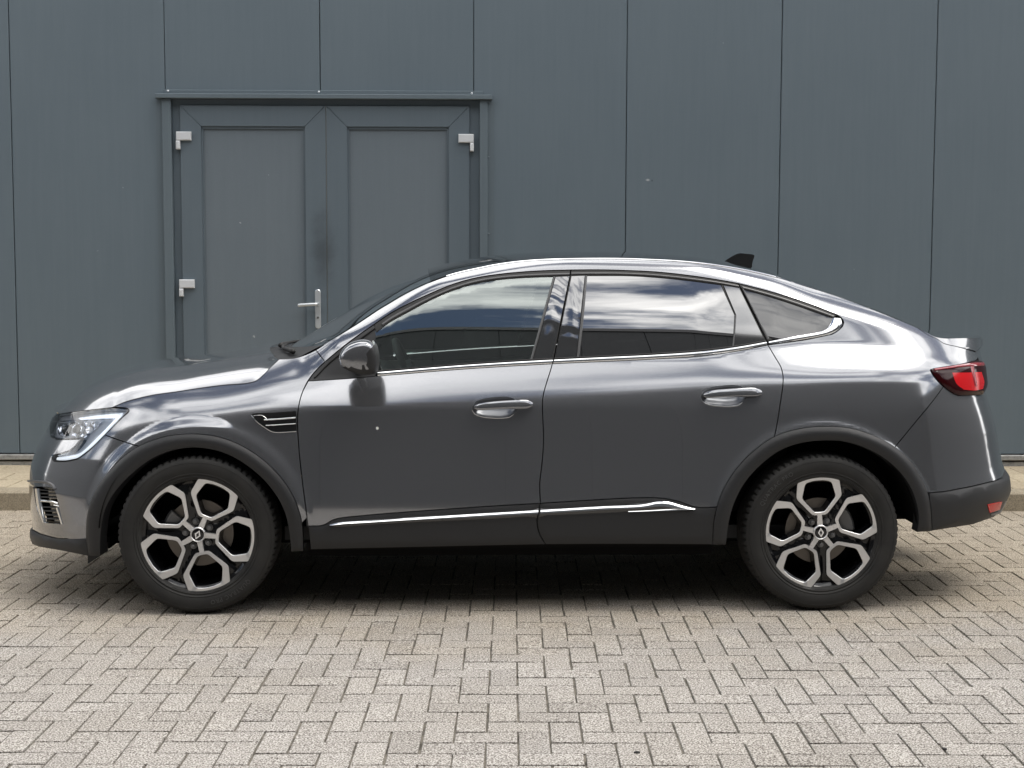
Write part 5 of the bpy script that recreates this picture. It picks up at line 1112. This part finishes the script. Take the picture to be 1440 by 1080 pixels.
# ---- cabin
box('floor', (-1.0, 1.5, -.74, .74, .30, .36), MAT['interior'], car)
G = Geo()
dp = [(-1.02, .70), (-1.05, .95), (-.95, 1.03), (-.78, 1.035), (-.62, 1.0), (-.55, .93), (-.56, .80), (-.64, .70)]
k = len(dp); v = [(x, y, z) for y in (-.70, .70) for x, z in dp]; f = [(i, (i + 1) % k, k + (i + 1) % k, k + i) for i in range(k)] + [tuple(range(k))[::-1], tuple(k + i for i in range(k))]
mesh('dashboard', v, f, MAT['interior'], car, auto=30)
box('instrument_hood', (-.74, -.60, -.52, -.22, 1.0, 1.065), MAT['interior'], car)
box('rear_shelf', (1.25, 1.85, -.62, .62, .95, .99), MAT['interior'], car)
box('bulkhead', (-1.12, -1.04, -.7, .7, .3, .98), MAT['dark'], car)
def seat(x, y, wd=.50, parent=car):
    g = []
    def cush(name, pts, w_, m, par):
        k = len(pts); v = []; 
        lay = [(-w_ / 2, .86), (-w_ / 2 + .03, .98), (-w_ / 4, 1.0), (0, .985), (w_ / 4, 1.0), (w_ / 2 - .03, .98), (w_ / 2, .86)]; P = cr(np.vstack([pts, pts[:1]]), .03)[:-1]; c0 = P.mean(0); k = len(P)
        for yy, sc in lay:
            for p in P: q = c0 + (p - c0) * sc; v.append((x + q[0], y + yy, q[1]))
        f = [(a * k + i, a * k + (i + 1) % k, (a + 1) * k + (i + 1) % k, (a + 1) * k + i) for a in range(6) for i in range(k)] + [tuple(range(k))[::-1], tuple(6 * k + i for i in range(k))]
        return mesh(name, v, f, m, par, smooth=True)
    st = cush('seat', np.array([(-.30, .46), (-.32, .54), (-.25, .60), (.0, .58), (.18, .56), (.20, .46), (.1, .40), (-.2, .41)]), wd, MAT['interior2'] if False else MAT['interior'], car)
    cush('backrest', np.array([(.14, .52), (.10, .60), (.20, .90), (.30, 1.14), (.38, 1.17), (.41, 1.12), (.36, .90), (.26, .54)]), wd * .96, MAT['interior'], st)
    cush('headrest', np.array([(.33, 1.20), (.33, 1.30), (.37, 1.36), (.43, 1.36), (.45, 1.29), (.42, 1.20)]), .26, MAT['interior'], st)
seat(.10, -.37); seat(.10, .37); seat(.95, -.33, .60); seat(.95, .33, .60)
# steering wheel (left hand drive)
sw = empty('steering_wheel', (-.455, -.37, 1.0), 0, car); sw.rotation_euler = (0, rad(-24), 0)
v, f = [], []; nR, nr = 48, 10
for i in range(nR):
    a = 2 * math.pi * i / nR
    for j in range(nr): b = 2 * math.pi * j / nr; R_ = .178 + .0165 * math.cos(b); v.append((.0165 * math.sin(b), R_ * math.cos(a), R_ * math.sin(a)))
for i in range(nR):
    for j in range(nr): f.append((i * nr + j, i * nr + (j + 1) % nr, ((i + 1) % nR) * nr + (j + 1) % nr, ((i + 1) % nR) * nr + j))
mesh('wheel_rim', v, f, MAT['interior'], sw, smooth=True)
v, f = lathe([(0, -.03), (.05, -.03), (.075, -.015), (.075, .03), (0, .03)], 20); mesh('airbag_hub', [(y, x, z) for x, y, z in v], f, MAT['interior'], sw)
for a in (0, math.pi, -math.pi / 2):
    v, f = tube([(0.0, .06 * math.cos(a), .06 * math.sin(a)), (0, .175 * math.cos(a), .175 * math.sin(a))], .014, 8); mesh('wheel_spoke', v, f, MAT['satin_trim'], sw)
v, f = tube([(-.02, 0, 0), (-.22, 0, -.02)], .035, 10); mesh('steering_column', v, f, MAT['interior'], sw)
# light strip on the far door trim and rear-view mirror
for s in (1, -1):
    v, f = box_geo(-.62, .10, .735 * s - .03 * (s == 1), .735 * s + .03 * (s == -1), .93, 1.0); mesh('armrest_trim', v, f, MAT['interior2'], fd[1 if s == 1 else 0])

# ---- two dark pebbles on the bricks
for px_, py_, a_, b_, lab in ((896, 1059, .011, .007, 'small flat dark pebble on the bricks in front of the rear door'), (1328, 1054, .008, .008, 'small round dark pebble on the bricks in front of the rear bumper')):
    g_ = ground_at(px_, py_); v, f = [], []; K = 9
    for h_, r_ in ((0, .9), (.002, 1.0), (.0045, .75), (.0055, .25)):
        for q in range(K): an = q * 2 * math.pi / K; w_ = 1 + .18 * math.sin(q * 2.3 + a_ * 900); v.append((a_ * r_ * w_ * math.cos(an), b_ * r_ * w_ * math.sin(an), h_))
    for i in range(3):
        for q in range(K): f.append((i * K + q, i * K + (q + 1) % K, (i + 1) * K + (q + 1) % K, (i + 1) * K + q))
    f.append(tuple(3 * K + q for q in range(K))); o = mesh('pebble', v, f, MAT['pebble'], smooth=True); o.location = (g_[0], g_[1], 0.0005); prop(o, lab, 'pebble')
